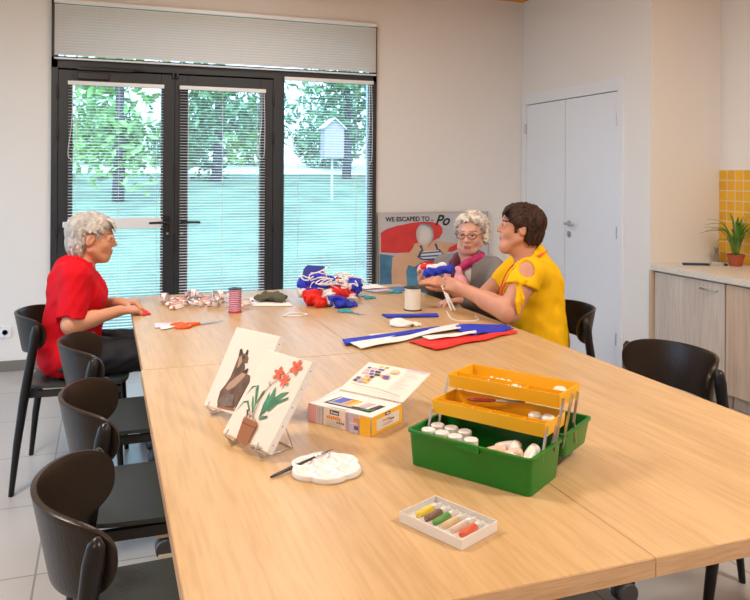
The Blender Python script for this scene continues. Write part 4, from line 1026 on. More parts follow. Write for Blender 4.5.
S.poly(G([(130,398),(215,414),(212,422),(128,406)]),M['p_pot'])
S.build('horse_painting', t).matrix_local = X@Matrix.Translation((0,0,.0006))
easel(A,e,nb,up,w2,'wire easel holding up the horse canvas')

# palette
t = empty('paint_palette', (.482,1.648,TZ), 'white flower-shaped plastic paint palette on the table','palette', rz=.35)
rows = []; NA = 72; R0 = .081
cen = [(0,0,.030)]+[(.053*math.cos(k*PI/3),.053*math.sin(k*PI/3),.0235) for k in range(6)]
def ph(x,y,rr,Rm):
    z = .013
    for cx,cy,r in cen:
        d = math.hypot(x-cx,y-cy)/r
        if d < 1: z = min(z,.013-.010*(1-d**3.0))
    return z
v = []; f = []; NR = 30
for i in range(NR+1):
    for k in range(NA):
        a = 2*PI*k/NA; Rm = R0*(.895+.105*abs(math.cos(3*a))**.7); r = Rm*min(1,(i/(NR-4)))
        x,y = r*math.cos(a),r*math.sin(a); z = ph(x,y,r,Rm) if i <= NR-4 else None
        if i > NR-4: q = i-(NR-4); x,y = x*(1+.012*q),y*(1+.012*q); z = (.0125,.009,.005,.0005)[q-1]
        v.append((x,y,z))
for i in range(NR):
    for k in range(NA): a,b_ = i*NA+k,i*NA+(k+1)%NA; f.append((a,b_,b_+NA,a+NA))
f.append(tuple(range(NR*NA,(NR+1)*NA)))
MB().add(v,f).build('wells', mat('glossy_white_plastic',(.76,.74,.74),.22,coat=.3), t, True)
t = empty('paintbrush', (.352,1.640,TZ), 'thin dark-handled paintbrush resting across the white palette','brush'); q = Vector((.170,.082,.014))
MB().tube([tuple(q*s+Vector((0,0,.004+.0*s))) for s in (0,.05,.3,.62,.7)],[.0022,.0032,.0042,.0030,.0022],10).build('handle', mat('dark_brown_lacquer',(.035,.02,.02),.3), t, True)
MB().tube([tuple(q*s+Vector((0,0,.004))) for s in (.69,.78,.88)],[.0026,.0026,.0020],8).build('ferrule', M['steel'], t, True)
MB().tube([tuple(q*s+Vector((0,0,.004))) for s in (.87,.93,1.0)],[.0022,.0022,.0004],8).build('bristles', M['brow'], t, True)

# flat set of paint tubes
PS = math.atan2(-.142,.065); t = empty('paint_tube_set', (.546,1.355,TZ), 'flat white carton tray with clear cover holding six paint tubes','box', rz=PS)
b = MB(); open_box(b,(0,0,.156,.108),(0,0,.156,.108),.0005,.020,t=.0015,lip=0,r=.001); b.build('carton_tray', M['card'], t)
bev(MB().box((.0015,.0015,.002),(.1545,.1065,.009)).build('insert', M['paper'], t),.001)
MB().box((.001,.001,.0195),(.155,.107,.0203)).build('clear_cover', M['clr'], t)
S = Sheet(); S.stroke([(.03,.012),(.045,.010),(.06,.013)],.0012,M['greyp']); S.stroke([(.095,.008),(.12,.009)],.0012,M['greyp']); S.build('cover_print', t).matrix_local = Matrix.Translation((0,0,.0206))
tc = [((.86,.66,.05),'yellow'),((.22,.13,.10),'brown'),((.10,.33,.08),'green'),((.72,.55,.35),'beige'),((.75,.62,.52),'pale cream'),((.80,.13,.06),'orange-red')]
cps,sps = math.cos(PS),math.sin(PS)
for k,(c,nm) in enumerate(tc):
    u = .026+k*.0215; loc = (.546+u*cps-.022*sps,1.355+u*sps+.022*cps,TZ+.0135)
    o = empty('paint_tube', loc, nm+' paint tube in the flat white carton set','paint tube', rz=PS, group='tubes in the flat set')
    MB().tube([(0,0,0),(0,.004,0),(0,.045,0)],[.002,.0062,.0075],12,flat=.55 if False else None).build('label_sleeve', mat('tube_'+nm.replace(' ','_').replace('-','_'),c,.4), o, True)
    MB().tube([(0,.045,0),(0,.058,0),(0,.060,0)],[.0073,.0070,.004],12).build('tube_body', M['cap'], o, True)
    MB().tube([(0,.060,0),(0,.072,0)],[.0052,.0050],12).build('cap', M['cap'], o, angle=40)

# spools
def spool(loc,r,h,label,kind):
    t = empty('ribbon_spool', loc, label, 'spool')
    fm = M['blk']
    MB().lathe([(r*1.12,0),(r*1.12,.004),(r*.9,.005)],32).build('bottom_flange', M['redthr'] if kind == 's' else fm, t, angle=40)
    MB().lathe([(r*.9,h-.005),(r*1.12,h-.004),(r*1.12,h),(r*.35,h),(r*.33,h-.006)],32).build('top_flange', fm, t, angle=40)
    if kind == 's':
        mb = MB(); n = 12; hh = (h-.01)/n
        for k in range(n):
            z = .005+k*hh
            for q,(a,b_) in enumerate(((0,.42),(.42,.58),(.58,.86),(.86,1))): mb.lathe([(r,z+a*hh),(r*1.012,z+(a+b_)/2*hh),(r,z+b_*hh)],32,(0,2,1,2)[q],cap=False)
        mb.build('wound_ribbon', [M['redthr'],M['ribwhite'],M['bluethr']], t, True)
    else: MB().lathe([(r,.005),(r*1.0,h-.005)],32).build('wound_thread', M['thread'], t, angle=40)
spool((.606,3.665,TZ),.030,.118,'tall spool wound with red, white and blue striped ribbon','s')
spool((1.458,3.455,TZ),.040,.115,'spool of cream white thread with thin dark flanges','w')

# pile of little tricolour ribbon loops
proto = None; rs = np.random.RandomState(21)
pos = [(.30,4.02),(.335,3.93),(.385,4.03),(.39,3.94),(.44,3.99),(.455,3.88),(.50,3.95),(.52,3.83),(.56,3.90),(.575,3.99),(.63,3.93),(.35,3.85),(.45,4.06),(.68,3.83),(.515,4.04),(.62,3.80)]
for k,(x,y) in enumerate(pos):
    if proto is None:
        proto = o = empty('ribbon_loop',(0,0,0),'small white ribbon loop with red and blue edges in the pile beside the striped spool','ribbon',group='tricolour ribbon loops')
        mb = MB(); n = 22
        for i,(a,b_) in enumerate(((-.014,-.0118),(-.0118,.0118),(.0118,.014))):
            v = [(.026*math.cos(2*PI*j/n)*1.15, .026*math.sin(2*PI*j/n), z) for z in (a,b_) for j in range(n)]; f = [(j,(j+1)%n,(j+1)%n+n,j+n) for j in range(n)]
            v2 = [(p[0]*.955,p[1]*.955,p[2]) for p in v]; mb.add(v,f,i); mb.add(v2,f,i)
        mb.build('band',[M['bluethr'],M['ribwhite'],M['redthr']],o,True)
        for sg in (1,-1):
            mb = MB()
            for i,(a,b_) in enumerate(((-.008,-.006),(-.006,.006),(.006,.008))):
                mb.sheet([[(.028*sg,.0+a*1.2,.0),(.045*sg,a*1.6,.010),(.058*sg,a*2+.004,.0)],[(.028*sg,b_*1.2,.0),(.045*sg,b_*1.6,.010),(.058*sg,b_*2+.004,.0)]],i,thick=.0006)
            mb.build('ribbon_tail',[M['bluethr'],M['ribwhite'],M['redthr']],o)
    else: o = copy_tree(proto)
    up_ = k%4; tilt = (.15*rs.randn(), .15*rs.randn(), rs.rand()*6) if up_ else (PI/2+.1*rs.randn(), 0, rs.rand()*6)
    o.location = (x,y,TZ+(.016 if up_ else .029)+(.020 if k in (4,8,10) else 0)); o.rotation_euler = tilt

def quad_cloth(name,q,m,label,cat,amp=.004,th=.0015,group=None,nu=16,nv=6,z=.0015,seed=1,rough=6):
    rs = np.random.RandomState(seed); ph_ = rs.rand(6)*6; p = [Vector((*a,0)) for a in q]; o0 = sum(p,Vector())/4; rows = []
    for j in range(nv+1):
        r = []
        for i in range(nu+1):
            u,v = i/nu,j/nv; c = p[0]*(1-u)*(1-v)+p[1]*u*(1-v)+p[2]*u*v+p[3]*(1-u)*v-o0
            s = .5+.5*math.sin(rough*u+ph_[0]+2.2*v*math.sin(ph_[1]+u*4)); s2 = .5+.5*math.sin(rough*1.9*v+ph_[2]+3*u)
            side = math.sin(u*rough*1.3+ph_[3])*amp*.7
            d = (p[3]-p[0]).normalized()
            r.append(tuple(c+d*side+Vector((0,0,z+th+amp*(.6*s+.4*s2)))))
        rows.append(r)
    o = MB().sheet(rows,thick=-th).build(name,m,smooth=True,loc=(o0.x,o0.y,TZ)); return tag(o,label,cat,group)
fg = 'cut fabric strips in the middle'
quad_cloth('fabric_strip',[(1.05,2.969),(1.364,2.975),(1.364,2.925),(1.051,2.895)],M['f_white'],'flat white fabric strip lying furthest back in the fan of strips','fabric',.003,group=fg,seed=2)
quad_cloth('fabric_strip',[(.910,2.885),(1.40,3.005),(1.37,2.950),(.893,2.795)],M['f_blue'],'long royal blue fabric strip fanning out to the left','fabric',.008,group=fg,seed=3,z=.003,th=.003)
quad_cloth('fabric_strip',[(.918,2.800),(1.50,3.035),(1.46,2.925),(.936,2.715)],M['f_white'],'broad white fabric strip in front of the long blue one','fabric',.009,group=fg,seed=5,z=.004,th=.002)
quad_cloth('fabric_strip',[(1.156,2.795),(1.478,2.815),(1.455,2.715),(1.20,2.615)],M['f_red'],'bunched red fabric strip at the front of the fan','fabric',.008,group=fg,seed=6,th=.003)
quad_cloth('fabric_strip',[(1.225,2.800),(1.492,2.840),(1.470,2.790),(1.235,2.740)],M['f_white'],'narrow white fabric strip lying on the red one','fabric',.005,group=fg,seed=7,z=.014)
quad_cloth('fabric_strip',[(1.44,3.010),(1.692,2.925),(1.685,2.850),(1.445,2.79)],M['f_blue'],'short royal blue fabric piece at the right by the woman in yellow','fabric',.010,group=fg,seed=8,z=.004,th=.004)
quad_cloth('fabric_strip',[(1.464,2.785),(1.668,2.848),(1.672,2.804),(1.450,2.705)],M['f_red'],'small red fabric end in front of the short blue piece','fabric',.006,group=fg,seed=9,th=.003)
quad_cloth('folded_ribbon',[(1.258,3.36),(1.515,3.29),(1.500,3.235),(1.258,3.285)],M['f_blue'],'folded royal blue band lying alone beside the cream spool','fabric',.003,th=.006,seed=10,rough=2)
crumple('cotton_wad',(1.245,3.105,TZ),(.062,.045,.020),M['f_white'],'crumpled white fabric wad in front of the folded blue band','fabric',5,.003,90,res=.0025)
crumple('cotton_wad',(1.325,3.085,TZ),(.030,.024,.009),M['lace'],'small flat white scrap beside the crumpled white wad','fabric',6,.003,120,res=.0025)
quad_cloth('ribbon_strip',[(.216,3.485),(.318,3.476),(.33,3.405),(.212,3.384)],mat('pale_lilac_ribbon',(.74,.64,.74),.6),'pale lilac ribbon strip by the orange scissors','ribbon',.003,seed=12,group='ribbon strips by the orange scissors')
quad_cloth('ribbon_strip',[(.234,3.399),(.352,3.47),(.335,3.40),(.234,3.335)],M['ribwhite'],'white ribbon strip crossing the orange scissors handle','ribbon',.004,seed=13,group='ribbon strips by the orange scissors')
quad_cloth('ribbon_scrap',[(.168,3.790),(.200,3.815),(.215,3.725),(.175,3.695)],M['f_red'],'small red ribbon piece under the hands of the woman in red','ribbon',.004,th=.003,seed=14)
quad_cloth('paper_sheet',[(.745,4.06),(.94,4.06),(.915,3.735),(.712,3.80)],M['paper'],'white sheet of paper under the olive pouch','paper',.001,th=.0005,seed=15)
crumple('olive_pouch',(.850,3.915,TZ+.003),(.105,.070,.030),M['olive'],'folded olive cloth pouch on white paper at the far edge','pouch',8,.004,45,res=.004,rot=-.3)
quad_cloth('leaflet',[(1.395,4.20),(1.50,4.27),(1.60,4.05),(1.46,4.00)],mat('lilac_leaflet',(.50,.42,.50),.5),'lilac printed leaflet at the far table edge','leaflet',.003,seed=16,group='papers at the far edge')
quad_cloth('leaflet',[(1.41,4.24),(1.56,4.27),(1.57,4.12),(1.43,4.10)],M['paper'],'white leaflet lying on the lilac one at the far table edge','leaflet',.003,z=.008,seed=17,group='papers at the far edge')
quad_cloth('leaflet',[(1.60,4.17),(1.70,4.17),(1.66,4.02),(1.57,4.04)],mat('blue_leaflet',(.05,.16,.42),.5),'blue leaflet at the far right table corner near the poster board','leaflet',.002,seed=18,group='papers at the far edge')
tag(MB().tube([tuple(p) for p in spline([(-.06,-.02,.004),(-.02,.03,.006),(.04,.03,.004),(.06,-.01,.005),(.02,-.03,.004),(-.03,-.025,.006),(-.05,.0,.004)],6)],.004,8,flat=.6).build('ribbon_curl',M['ribwhite'],smooth=True,loc=(.86,3.49,TZ)),'curled white ribbon scrap in front of the olive pouch','ribbon')

# scissors
def scissors(loc,rz,hm,label,L=.19,op=.12,extra=None):
    t = empty('scissors',loc,label,'scissors',rz=rz)
    for s in (1,-1):
        n = 18; c = Vector((-.055*L/.19,.023*s*L/.19,.006)); k=L/.19
        mb = MB(); mb.tube([(c.x+.026*k*math.cos(2*PI*i/n),c.y+.018*k*math.sin(2*PI*i/n),.006) for i in range(n)],.0055*k,8,closed=True)
        mb.tube([(c.x+.022*k,c.y-.004*s*k,.006),(0,.006*s,.006),(.018*k,-.003*s,.006)],[.006*k,.0065*k,.005*k],8); mb.build('handle',hm,t,True)
        a = -s*op/2
        MB().prism([(0,-.006),(.02,-.007),(.105*k,-.0005),(.105*k,.0005),(.02,.006),(0,.006)],.004+.002*s,.0055+.002*s,0,Matrix.Rotation(a,4,'Z')@Matrix.Translation((.008,0,0))).build('blade',M['steel'],t)
    MB().lathe([(.004,0),(.004,.004)],12).build('pivot',extra or M['steel'],t,loc=(.018,0,.006))
scissors((.385,3.405,TZ),.28,M['orangeh'],'orange-handled scissors with closed grey blades near the striped spool',.23,.03)
scissors((1.135,3.47,TZ),-1.1,M['tealh'],'teal-handled scissors in front of the tricolour fabric heap',.15,.2)
scissors((1.362,3.88,TZ),1.7,M['tealh'],'teal-handled scissors behind the fabric heap, towards the far edge',.14,.2)
scissors((1.54,3.975,TZ),3.3,M['tealh'],'teal-handled scissors near the far corner, left of the cream spool',.15,.1)

# heap of tricolour fabric
t = empty('fabric_heap',(1.115,3.77,TZ),'crumpled heap of blue, white and red fabric with tangled white cords','fabric')
def lump(F,c,r,rot=0,k=.008): F.ell(c,r,rotm(rot,.3),k)
def heap(name,m,blobs,seed,amp=.0075,freq=85,res=.0045):
    F = Field((-.25,-.25,-.004),(.28,.33,.24),res)
    for c,r,ro in blobs: lump(F,c,r,ro)
    F.noise(amp,freq,seed); o = F.build(name,[m],None); o.parent = t; return o
heap('blue_cloth',M['f_blue'],[((-.02,.06,.085),(.095,.08,.055),.3),((-.10,.08,.09),(.05,.05,.04),1),((.13,.16,.045),(.10,.08,.045),.5),((.03,-.14,.022),(.08,.035,.022),.2),((.20,.20,.05),(.05,.05,.045),0),((-.10,-.02,.05),(.03,.04,.04),0)],31)
heap('red_cloth',M['f_red'],[((-.10,-.04,.045),(.045,.05,.045),.4),((-.08,-.10,.025),(.04,.03,.025),0),((.035,-.06,.050),(.062,.05,.045),.8),((.08,-.03,.04),(.05,.04,.04),0),((.07,.10,.075),(.035,.05,.035),1.2)],32)
heap('white_cloth',M['f_white'],[((-.035,-.07,.045),(.022,.055,.040),.5),((-.01,-.125,.02),(.03,.03,.02),0),((.085,.03,.07),(.016,.06,.035),.5),((.10,-.07,.025),(.04,.03,.022),.9),((-.13,.05,.06),(.02,.04,.03),.2)],33,.006,80)
mb = MB(); rs = np.random.RandomState(4)
for k in range(20):
    a = Vector((-.14+.24*rs.rand(),-.10+.16*rs.rand(),.09+.06*rs.rand())); P = [a]
    for j in range(4): a = a+Vector(((rs.rand()-.5)*.12,(rs.rand()-.6)*.07,(rs.rand()-.45)*.05)); P.append(a)
    mb.tube([tuple(p) for p in spline(P,5)],.0035,6)
mb.build('white_cords',M['ribwhite'],t,True)
t = empty('blue_box',(1.055,3.88,TZ+.108),'dark blue folded packet propped on top of the fabric heap','packet',rz=-.30)
PX = Matrix.Rotation(math.radians(70),4,'X')
o = bev(MB().prism([(-.06,-.005),(.055,.0),(.065,.075),(-.03,.082),(-.05,.06)],-.008,.008,0,PX).build('panel',M['f_blue'] if False else mat('dark_blue_card',(.012,.03,.32),.5),t),.002)
S = Sheet(); S.rect(-.012,.035,.026,.041,M['whitep']); S.build('printed_word',t).matrix_local = PX@Matrix.Translation((0,0,.009))
# ------------------------------------------------------------------ people
V3 = lambda *a: np.array(a,float)
def gen_locks(c, r, n, seed, keep, flow, length=.5, r0=.0085, r1=.003, lift=.012, jitter=.25):
    rs = np.random.RandomState(seed); L = []; c = np.array(c); r = np.array(r)
    for i in range(n):
        k = i+.5; ph = math.acos(1-1.75*k/n); th = PI*(1+5**.5)*k
        d = np.array([math.cos(th)*math.sin(ph), math.sin(th)*math.sin(ph), math.cos(ph)])
        p = c+d*r
        if not keep(p,True): continue
        f = np.array(flow(p,d),float)+rs.randn(3)*jitter*.5; f -= d*(f@d); f /= np.linalg.norm(f)+1e-6
        P = [c+d*r*.985]; ln = length*(.7+.6*rs.rand())
        for s in (.33,.66,1.0):
            e = d+f*ln*s; e /= np.linalg.norm(e); q = c+e*(r+lift*(s+.3*rs.rand())); P.append(q)
        P = [q for j,q in enumerate(P) if j == 0 or keep(q,False)]
        if len(P) > 1: L.append((P,r0,r1))
    return L
def person(name,loc,label,cat='person'): return empty(name,loc,label,cat)

# ======== woman in red ========
t = person('person',(-.15,3.84,0),'seated person with short silver hair in a red short-sleeved top, working at the left')
H = Head((-.050,3.84,1.106),0.03,.10,0,1.01)
y0 = 3.84
F = Field((-.36,3.50,.0),(.50,4.20,1.28),.0040)
def limbs(F,pts,rs_,k=.02):
    for i in range(len(pts)-1): F.cone(pts[i],pts[i+1],rs_[i],rs_[i+1],k)
F.ell((-.15,y0,.57),(.125,.165,.105)); F.ell((-.135,y0,.70),(.115,.14,.14),None,.04); F.ell((-.13,y0,.86),(.105,.145,.125),None,.04)
F.cone((-.115,3.71,.945),(-.115,3.97,.945),.048,.048,.04); F.cone((-.105,y0,.95),(-.070,y0,1.045),.055,.050,.03); F.cone((-.03,y0,1.03),(.0,y0,1.02),.035,.03,.03)
RA = [V3(-.12,3.685,.940),V3(-.135,3.635,.730),V3(.075,3.700,.772)]; LA = [V3(-.10,4.0,.940),V3(-.075,4.06,.745),V3(.085,3.905,.776)]
limbs(F,RA,[.045,.040,.025]); limbs(F,LA,[.045,.040,.025])
F.cone(RA[1],RA[1]+(RA[2]-RA[1])*.4,.038,.037,.02); F.cone(LA[1],LA[1]+(LA[2]-LA[1])*.4,.038,.037,.02)
add_hand(F,RA[2],(.80,.42,-.04),(.1,-.15,1),1,.98,(.55,.65,.7,.6),.05,(.55,.35))
add_hand(F,LA[2],(.85,-.38,.0),(.1,.1,1),-1,.98,(.7,.8,.9,1.0),.04,(.5,.5))
for s in (1,-1): limbs(F,[V3(-.12,y0+.09*s,.55),V3(.30,y0+.10*s,.545),V3(.27,y0+.10*s,.10)],[.082,.058,.036]); F.cone((.26,y0+.10*s,.045),(.40,y0+.11*s,.035),.036,.028,.02)
add_head(F,H,age=1)
F.build('body',[M['skinA'],M['lips'],M['brow']],t,head_mats(H)); add_eyes(H,t)
F = Field((-.38,3.46,.42),(.20,4.22,1.06),.0045)
for A_ in (RA,LA): F.cone(A_[0],A_[0]+(A_[1]-A_[0])*1.0,.062,.066,.03)
for A_ in (RA,LA): F.plane(A_[0]+(A_[1]-A_[0])*.88,(A_[1]-A_[0])+V3(-.02,0,0),(-.36,3.4,.55),(.15,4.3,.86))
F.ell((-.155,y0,.56),(.140,.185,.13),None,.03); F.ell((-.135,y0,.70),(.138,.168,.16),None,.05); F.ell((-.125,y0,.86),(.128,.165,.135),None,.05)
F.cone((-.125,3.72,.940),(-.125,3.96,.940),.064,.064,.05); F.cone((-.12,y0,.96),(-.10,y0,1.00),.078,.064,.03); F.ell((-.150,y0,.925),(.085,.12,.075),None,.04)
F.ell((-.08,y0,.82),(.095,.13,.085),None,.04)
F.noise(.0032,30,3); F.plane((0,0,.472),(0,0,-1),(-.4,3.4,.40),(.3,4.3,.60))
F.cone((-.10,y0,.93),(-.045,y0,1.09),.052,.066,.006,'sub'); F.ell((-.035,y0,.965),(.045,.045,.05),None,.006,'sub')
F.build('red_top',[M['redshirt']],t)
F = Field((-.33,3.60,.03),(.48,4.08,.70),.006)
F.ell((-.14,y0,.56),(.135,.175,.10),None,.03)
for s in (1,-1): limbs(F,[V3(-.12,y0+.09*s,.555),V3(.31,y0+.105*s,.55),V3(.27,y0+.10*s,.12)],[.094,.072,.058],.03)
F.plane((0,0,.115),(0,0,-1),(-.4,3.5,.0),(.5,4.1,.25)); F.noise(.003,28,5); F.build('trousers',[M['trousers']],t)
for s in (1,-1):
    F = Field((.18,y0+.10*s-.08,-.002),(.46,y0+.10*s+.08,.12),.005); F.cone((.25,y0+.10*s,.05),(.41,y0+.115*s,.036),.046,.036,.02); F.plane((0,0,.002),(0,0,-1),(.1,3.5,-.01),(.5,4.2,.06)); F.build('shoe',[M['shoe']],t)
def keepA(p,start):
    x,y,z = p
    if x > .055 and z < .050: return False
    if x > .018 and z < .015 + .5*max(0,x-.02): return False
    if abs(y) > .05 and -.035 < x <= .03 and z < .022: return False
    if z < -.085: return False
    return True
L = gen_locks((-.018,0,.030),(.100,.080,.085),420,3,keepA,lambda p,d: (.9,-.25*0+.3*d[1],-.45) if p[0] > -.05 else (.1,0,-1),.55,.0090,.0030,.008,.45)
L += gen_locks((-.045,0,-.02),(.066,.066,.085),160,4,lambda p,s: p[0] < -.035 and p[2] < .03 and p[2] > -.095,lambda p,d:(.35,0,-1),.45,.009,.0035,.008)
for k in range(26):                                                # sweeping fringe over the forehead
    yy = -.055+.11*k/25; L.append(([(.045,yy*.8,.104-.15*abs(yy)),(.078,yy,.084),(.091,yy*1.05-.004,.064),(.094,yy*1.08-.008,.046+.006*math.sin(k*2.3))],.010,.004))
add_hair(H,.0030,L,'hair',M['hairA'],t,[((-.020,0,.032),(.100,.079,.086)),((-.052,0,-.02),(.058,.062,.07)),((.042,0,.074),(.046,.058,.030))],[((.090,0,-.045),(.085,.10,.085)),((-.010,.088,-.004),(.028,.026,.038)),((-.010,-.088,-.004),(.028,.026,.038)),((.03,0,-.09),(.07,.1,.06))])

# ======== woman in the grey cardigan ========
t = person('person',(2.0,3.84,0),'seated person with white-blond hair, glasses, grey cardigan and pink scarf, behind the white spool')
yw = math.radians(-150); f = V3(math.cos(yw),math.sin(yw),0); l = V3(-math.sin(yw),math.cos(yw),0)
H = Head((1.956,3.785,1.090),math.radians(-135),.14,0,.97)
P = lambda a,b,z: V3(1.955,3.81,0)+f*a+l*b+V3(0,0,z)
Ry = rotm(yw)
F = Field((1.45,3.30,.0),(2.28,4.16,1.24),.0040)
F.ell(P(-.06,0,.57),(.125,.16,.105),Ry); F.ell(P(-.03,0,.70),(.11,.135,.14),Ry,.04); F.ell(P(0,0,.83),(.10,.14,.12),Ry,.04)
F.cone(P(0,.13,.905),P(0,-.13,.905),.045,.045,.04); F.cone(P(.005,0,.91),P(.03,0,1.01),.050,.045,.03); F.cone(P(.03,-.01,1.0),P(.05,-.01,1.01),.032,.026,.03)
RA = [P(-.0,-.17,.895),V3(1.845,3.945,.715),V3(1.655,3.800,.845)]; LA = [P(0,.17,.895),V3(1.945,3.450,.715),V3(1.745,3.490,.768)]
limbs(F,RA,[.042,.036,.023]); limbs(F,LA,[.042,.036,.023])
add_hand(F,RA[2],(-.35,-.45,.80),(-.75,.45,.10),-1,.92,(.75,.9,1.0,1.0),.03,(.35,.5))
add_hand(F,LA[2],(-.95,.20,-.02),(0,.1,1),-1,.92,(.35,.4,.45,.5),.06,(.5,.3))
for s in (1,-1): limbs(F,[P(-.03,.085*s,.55),P(.36,.10*s,.545),P(.33,.10*s,.10)],[.08,.056,.036]); F.cone(P(.32,.1*s,.045),P(.44,.1*s,.035),.034,.028,.02)
add_head(F,H,age=1,jaw=.95)
F.build('body',[M['skinG'],M['lips'],M['brow']],t,head_mats(H)); add_eyes(H,t)
F = Field((1.60,3.34,.44),(2.26,4.12,.99),.0045)           # cardigan
F.ell(P(-.06,0,.60),(.15,.185,.14),Ry,.03); F.ell(P(-.03,0,.72),(.135,.165,.15),Ry,.05); F.ell(P(-.002,0,.84),(.122,.162,.115),Ry,.05)
F.cone(P(-.012,.125,.900),P(-.012,-.125,.900),.060,.060,.05); F.cone(P(-.03,0,.91),P(-.02,0,.955),.07,.060,.03)
for A_ in (RA,LA):
    F.cone(A_[0],A_[1],.060,.054,.03); F.cone(A_[1],A_[1]+(A_[2]-A_[1])*.86,.053,.038,.02)
F.noise(.003,26,7)
F.cone(P(.03,0,.90),P(.05,0,1.04),.058,.066,.008,'sub'); F.cone(P(.130,.03,.95),P(.165,.02,.60),.064,.060,.008,'sub')
F.plane((0,0,.50),(0,0,-1),(1.5,3.3,.40),(2.3,4.2,.62))
F.build('cardigan',[M['cardi']],t)
F = Field((1.70,3.56,.50),(2.14,4.04,.98),.005); F.ell(P(-.02,0,.70),(.120,.148,.16),Ry,.04); F.ell(P(.003,0,.84),(.112,.148,.115),Ry,.04); F.cone(P(0,0,.90),P(0,0,.93),.068,.06,.03)
F.cone(P(.03,0,.90),P(.05,0,1.04),.052,.06,.006,'sub'); F.build('pale_top',[M['topwhite']],t)
F = Field((1.5,3.30,.03),(2.25,4.20,.70),.006); F.ell(P(-.06,0,.56),(.135,.175,.10),Ry,.03)
for s in (1,-1): limbs(F,[P(-.03,.09*s,.555),P(.37,.105*s,.55),P(.33,.10*s,.12)],[.092,.068,.055],.03)
F.plane((0,0,.115),(0,0,-1),(1.4,3.2,.0),(2.3,4.2,.25)); F.build('trousers',[M['trousers']],t)
for s in (1,-1):
    c = P(.32,.1*s,.05); F = Field(c-V3(.2,.2,.06),c+V3(.2,.2,.1),.006); F.cone(c,P(.45,.11*s,.036),.046,.036,.02); F.plane((0,0,.002),(0,0,-1),c-1,c+1); F.build('shoe',[M['shoe']],t)
# scarf: plum and magenta wrap with a light pink knot
def blob(name,items,m,lo,hi,res=.0035,amp=.0025,seed=2,par=None,parent=None):
    F = Field(lo,hi,res)
    for it in items:
        if it[0] == 'c': F.cone(*it[1:])
        else: F.ell(*it[1:])
    F.noise(amp,42,seed); return F.build(name,[m],parent or t)
lo,hi = (1.70,3.55,.70),(2.10,4.0,1.06)
blob('scarf',[('c',P(-.035,.055,.965),P(.02,.078,.955),.020,.022,.01),('c',P(.02,.078,.955),P(.095,.045,.925),.022,.024,.01),('c',P(-.035,.055,.965),P(-.045,0,.97),.02,.02,.01),('c',P(.095,.045,.925),P(.125,.0,.88),.022,.018,.01)],M['scarf_m'],lo,hi,seed=3)
blob('scarf',[('c',P(-.045,-.01,.965),P(.02,-.070,.950),.020,.022,.01),('c',P(.02,-.070,.950),P(.105,-.030,.915),.024,.030,.01),('c',P(.105,-.030,.915),P(.128,-.005,.855),.032,.026,.01),('c',P(.108,-.045,.90),P(.128,-.03,.865),.020,.018,.01)],M['scarf_d'],lo,hi,seed=4)
blob('scarf_knot',[('c',P(.135,.020,.895),P(.158,.060,.805),.014,.036,.006),('c',P(.135,.015,.895),P(.158,.020,.830),.012,.018,.006),('c',P(.132,-.045,.86),P(.148,-.060,.80),.028,.036,.01),('e',P(.138,.012,.895),(.014,.016,.014),None,.004)],M['scarf_p'],lo,hi,seed=5)
# glasses
g = MB()
for s in (1,-1):
    n = 24; g.tube([tuple(H.P(.103-.010*abs(math.cos(2*PI*i/n)*.6+.5*1)*1.0*(1 if s*math.cos(2*PI*i/n)>0 else .4), (.033+.0255*math.cos(2*PI*i/n)*s*s)*s, .002+.0175*math.sin(2*PI*i/n)*(1-.12*math.cos(4*PI*i/n)))) for i in range(n)],.0017,6,closed=True)
    g.tube([tuple(H.P(*p)) for p in ((.098,.058*s,.010),(.088,.074*s,.010),(.0,.083*s,.008),(-.02,.082*s,-.004))],.0018,6)
g.tube([tuple(H.P(*p)) for p in ((.101,-.009,.006),(.106,0,.009),(.101,.009,.006))],.0016,6)
o = g.build('glasses',M['glassframe'],t,True); o.matrix_parent_inverse = Matrix.Translation(-Vector(t.location))
def keepG(p,start):
    x,y,z = p
    if x > .035 and z < .084-.3*abs(y): return False
    if x > .02 and z < .03: return False
    if x > -.005 and z < -.055: return False
    if z < -.085: return False
    return True
L = gen_locks((-.016,0,.026),(.100,.084,.086),560,13,keepG,lambda p,d:(.35,.9*d[1],-.55) if p[0] > -.03 else (-.1,.4*d[1],-1),.42,.0075,.0025,.018,1.3)
L += gen_locks((-.03,0,-.02),(.080,.082,.085),200,14,lambda p,s: p[0] < .012 and p[2] < .03 and p[2] > -.08,lambda p,d:(.2,.2*d[1],-1),.4,.0075,.003,.014,1.2)
for k in range(20):
    yy = -.06+.12*k/19; L.append(([(.035,yy*.8+.012,.112-.12*abs(yy)),(.058,yy*1.15+.010,.104-.25*abs(yy)),(.060,yy*1.40+.006,.086-.5*abs(yy)+.006*math.sin(k*1.7))],.007,.003))
add_hair(H,.0030,L,'hair',M['hairG'],t,[((-.018,0,.028),(.092,.078,.084)),((-.045,0,-.02),(.060,.072,.07))],[((.100,0,-.030),(.082,.072,.100)),((.05,0,-.10),(.07,.1,.06))],rl=.008,fz=.0010)

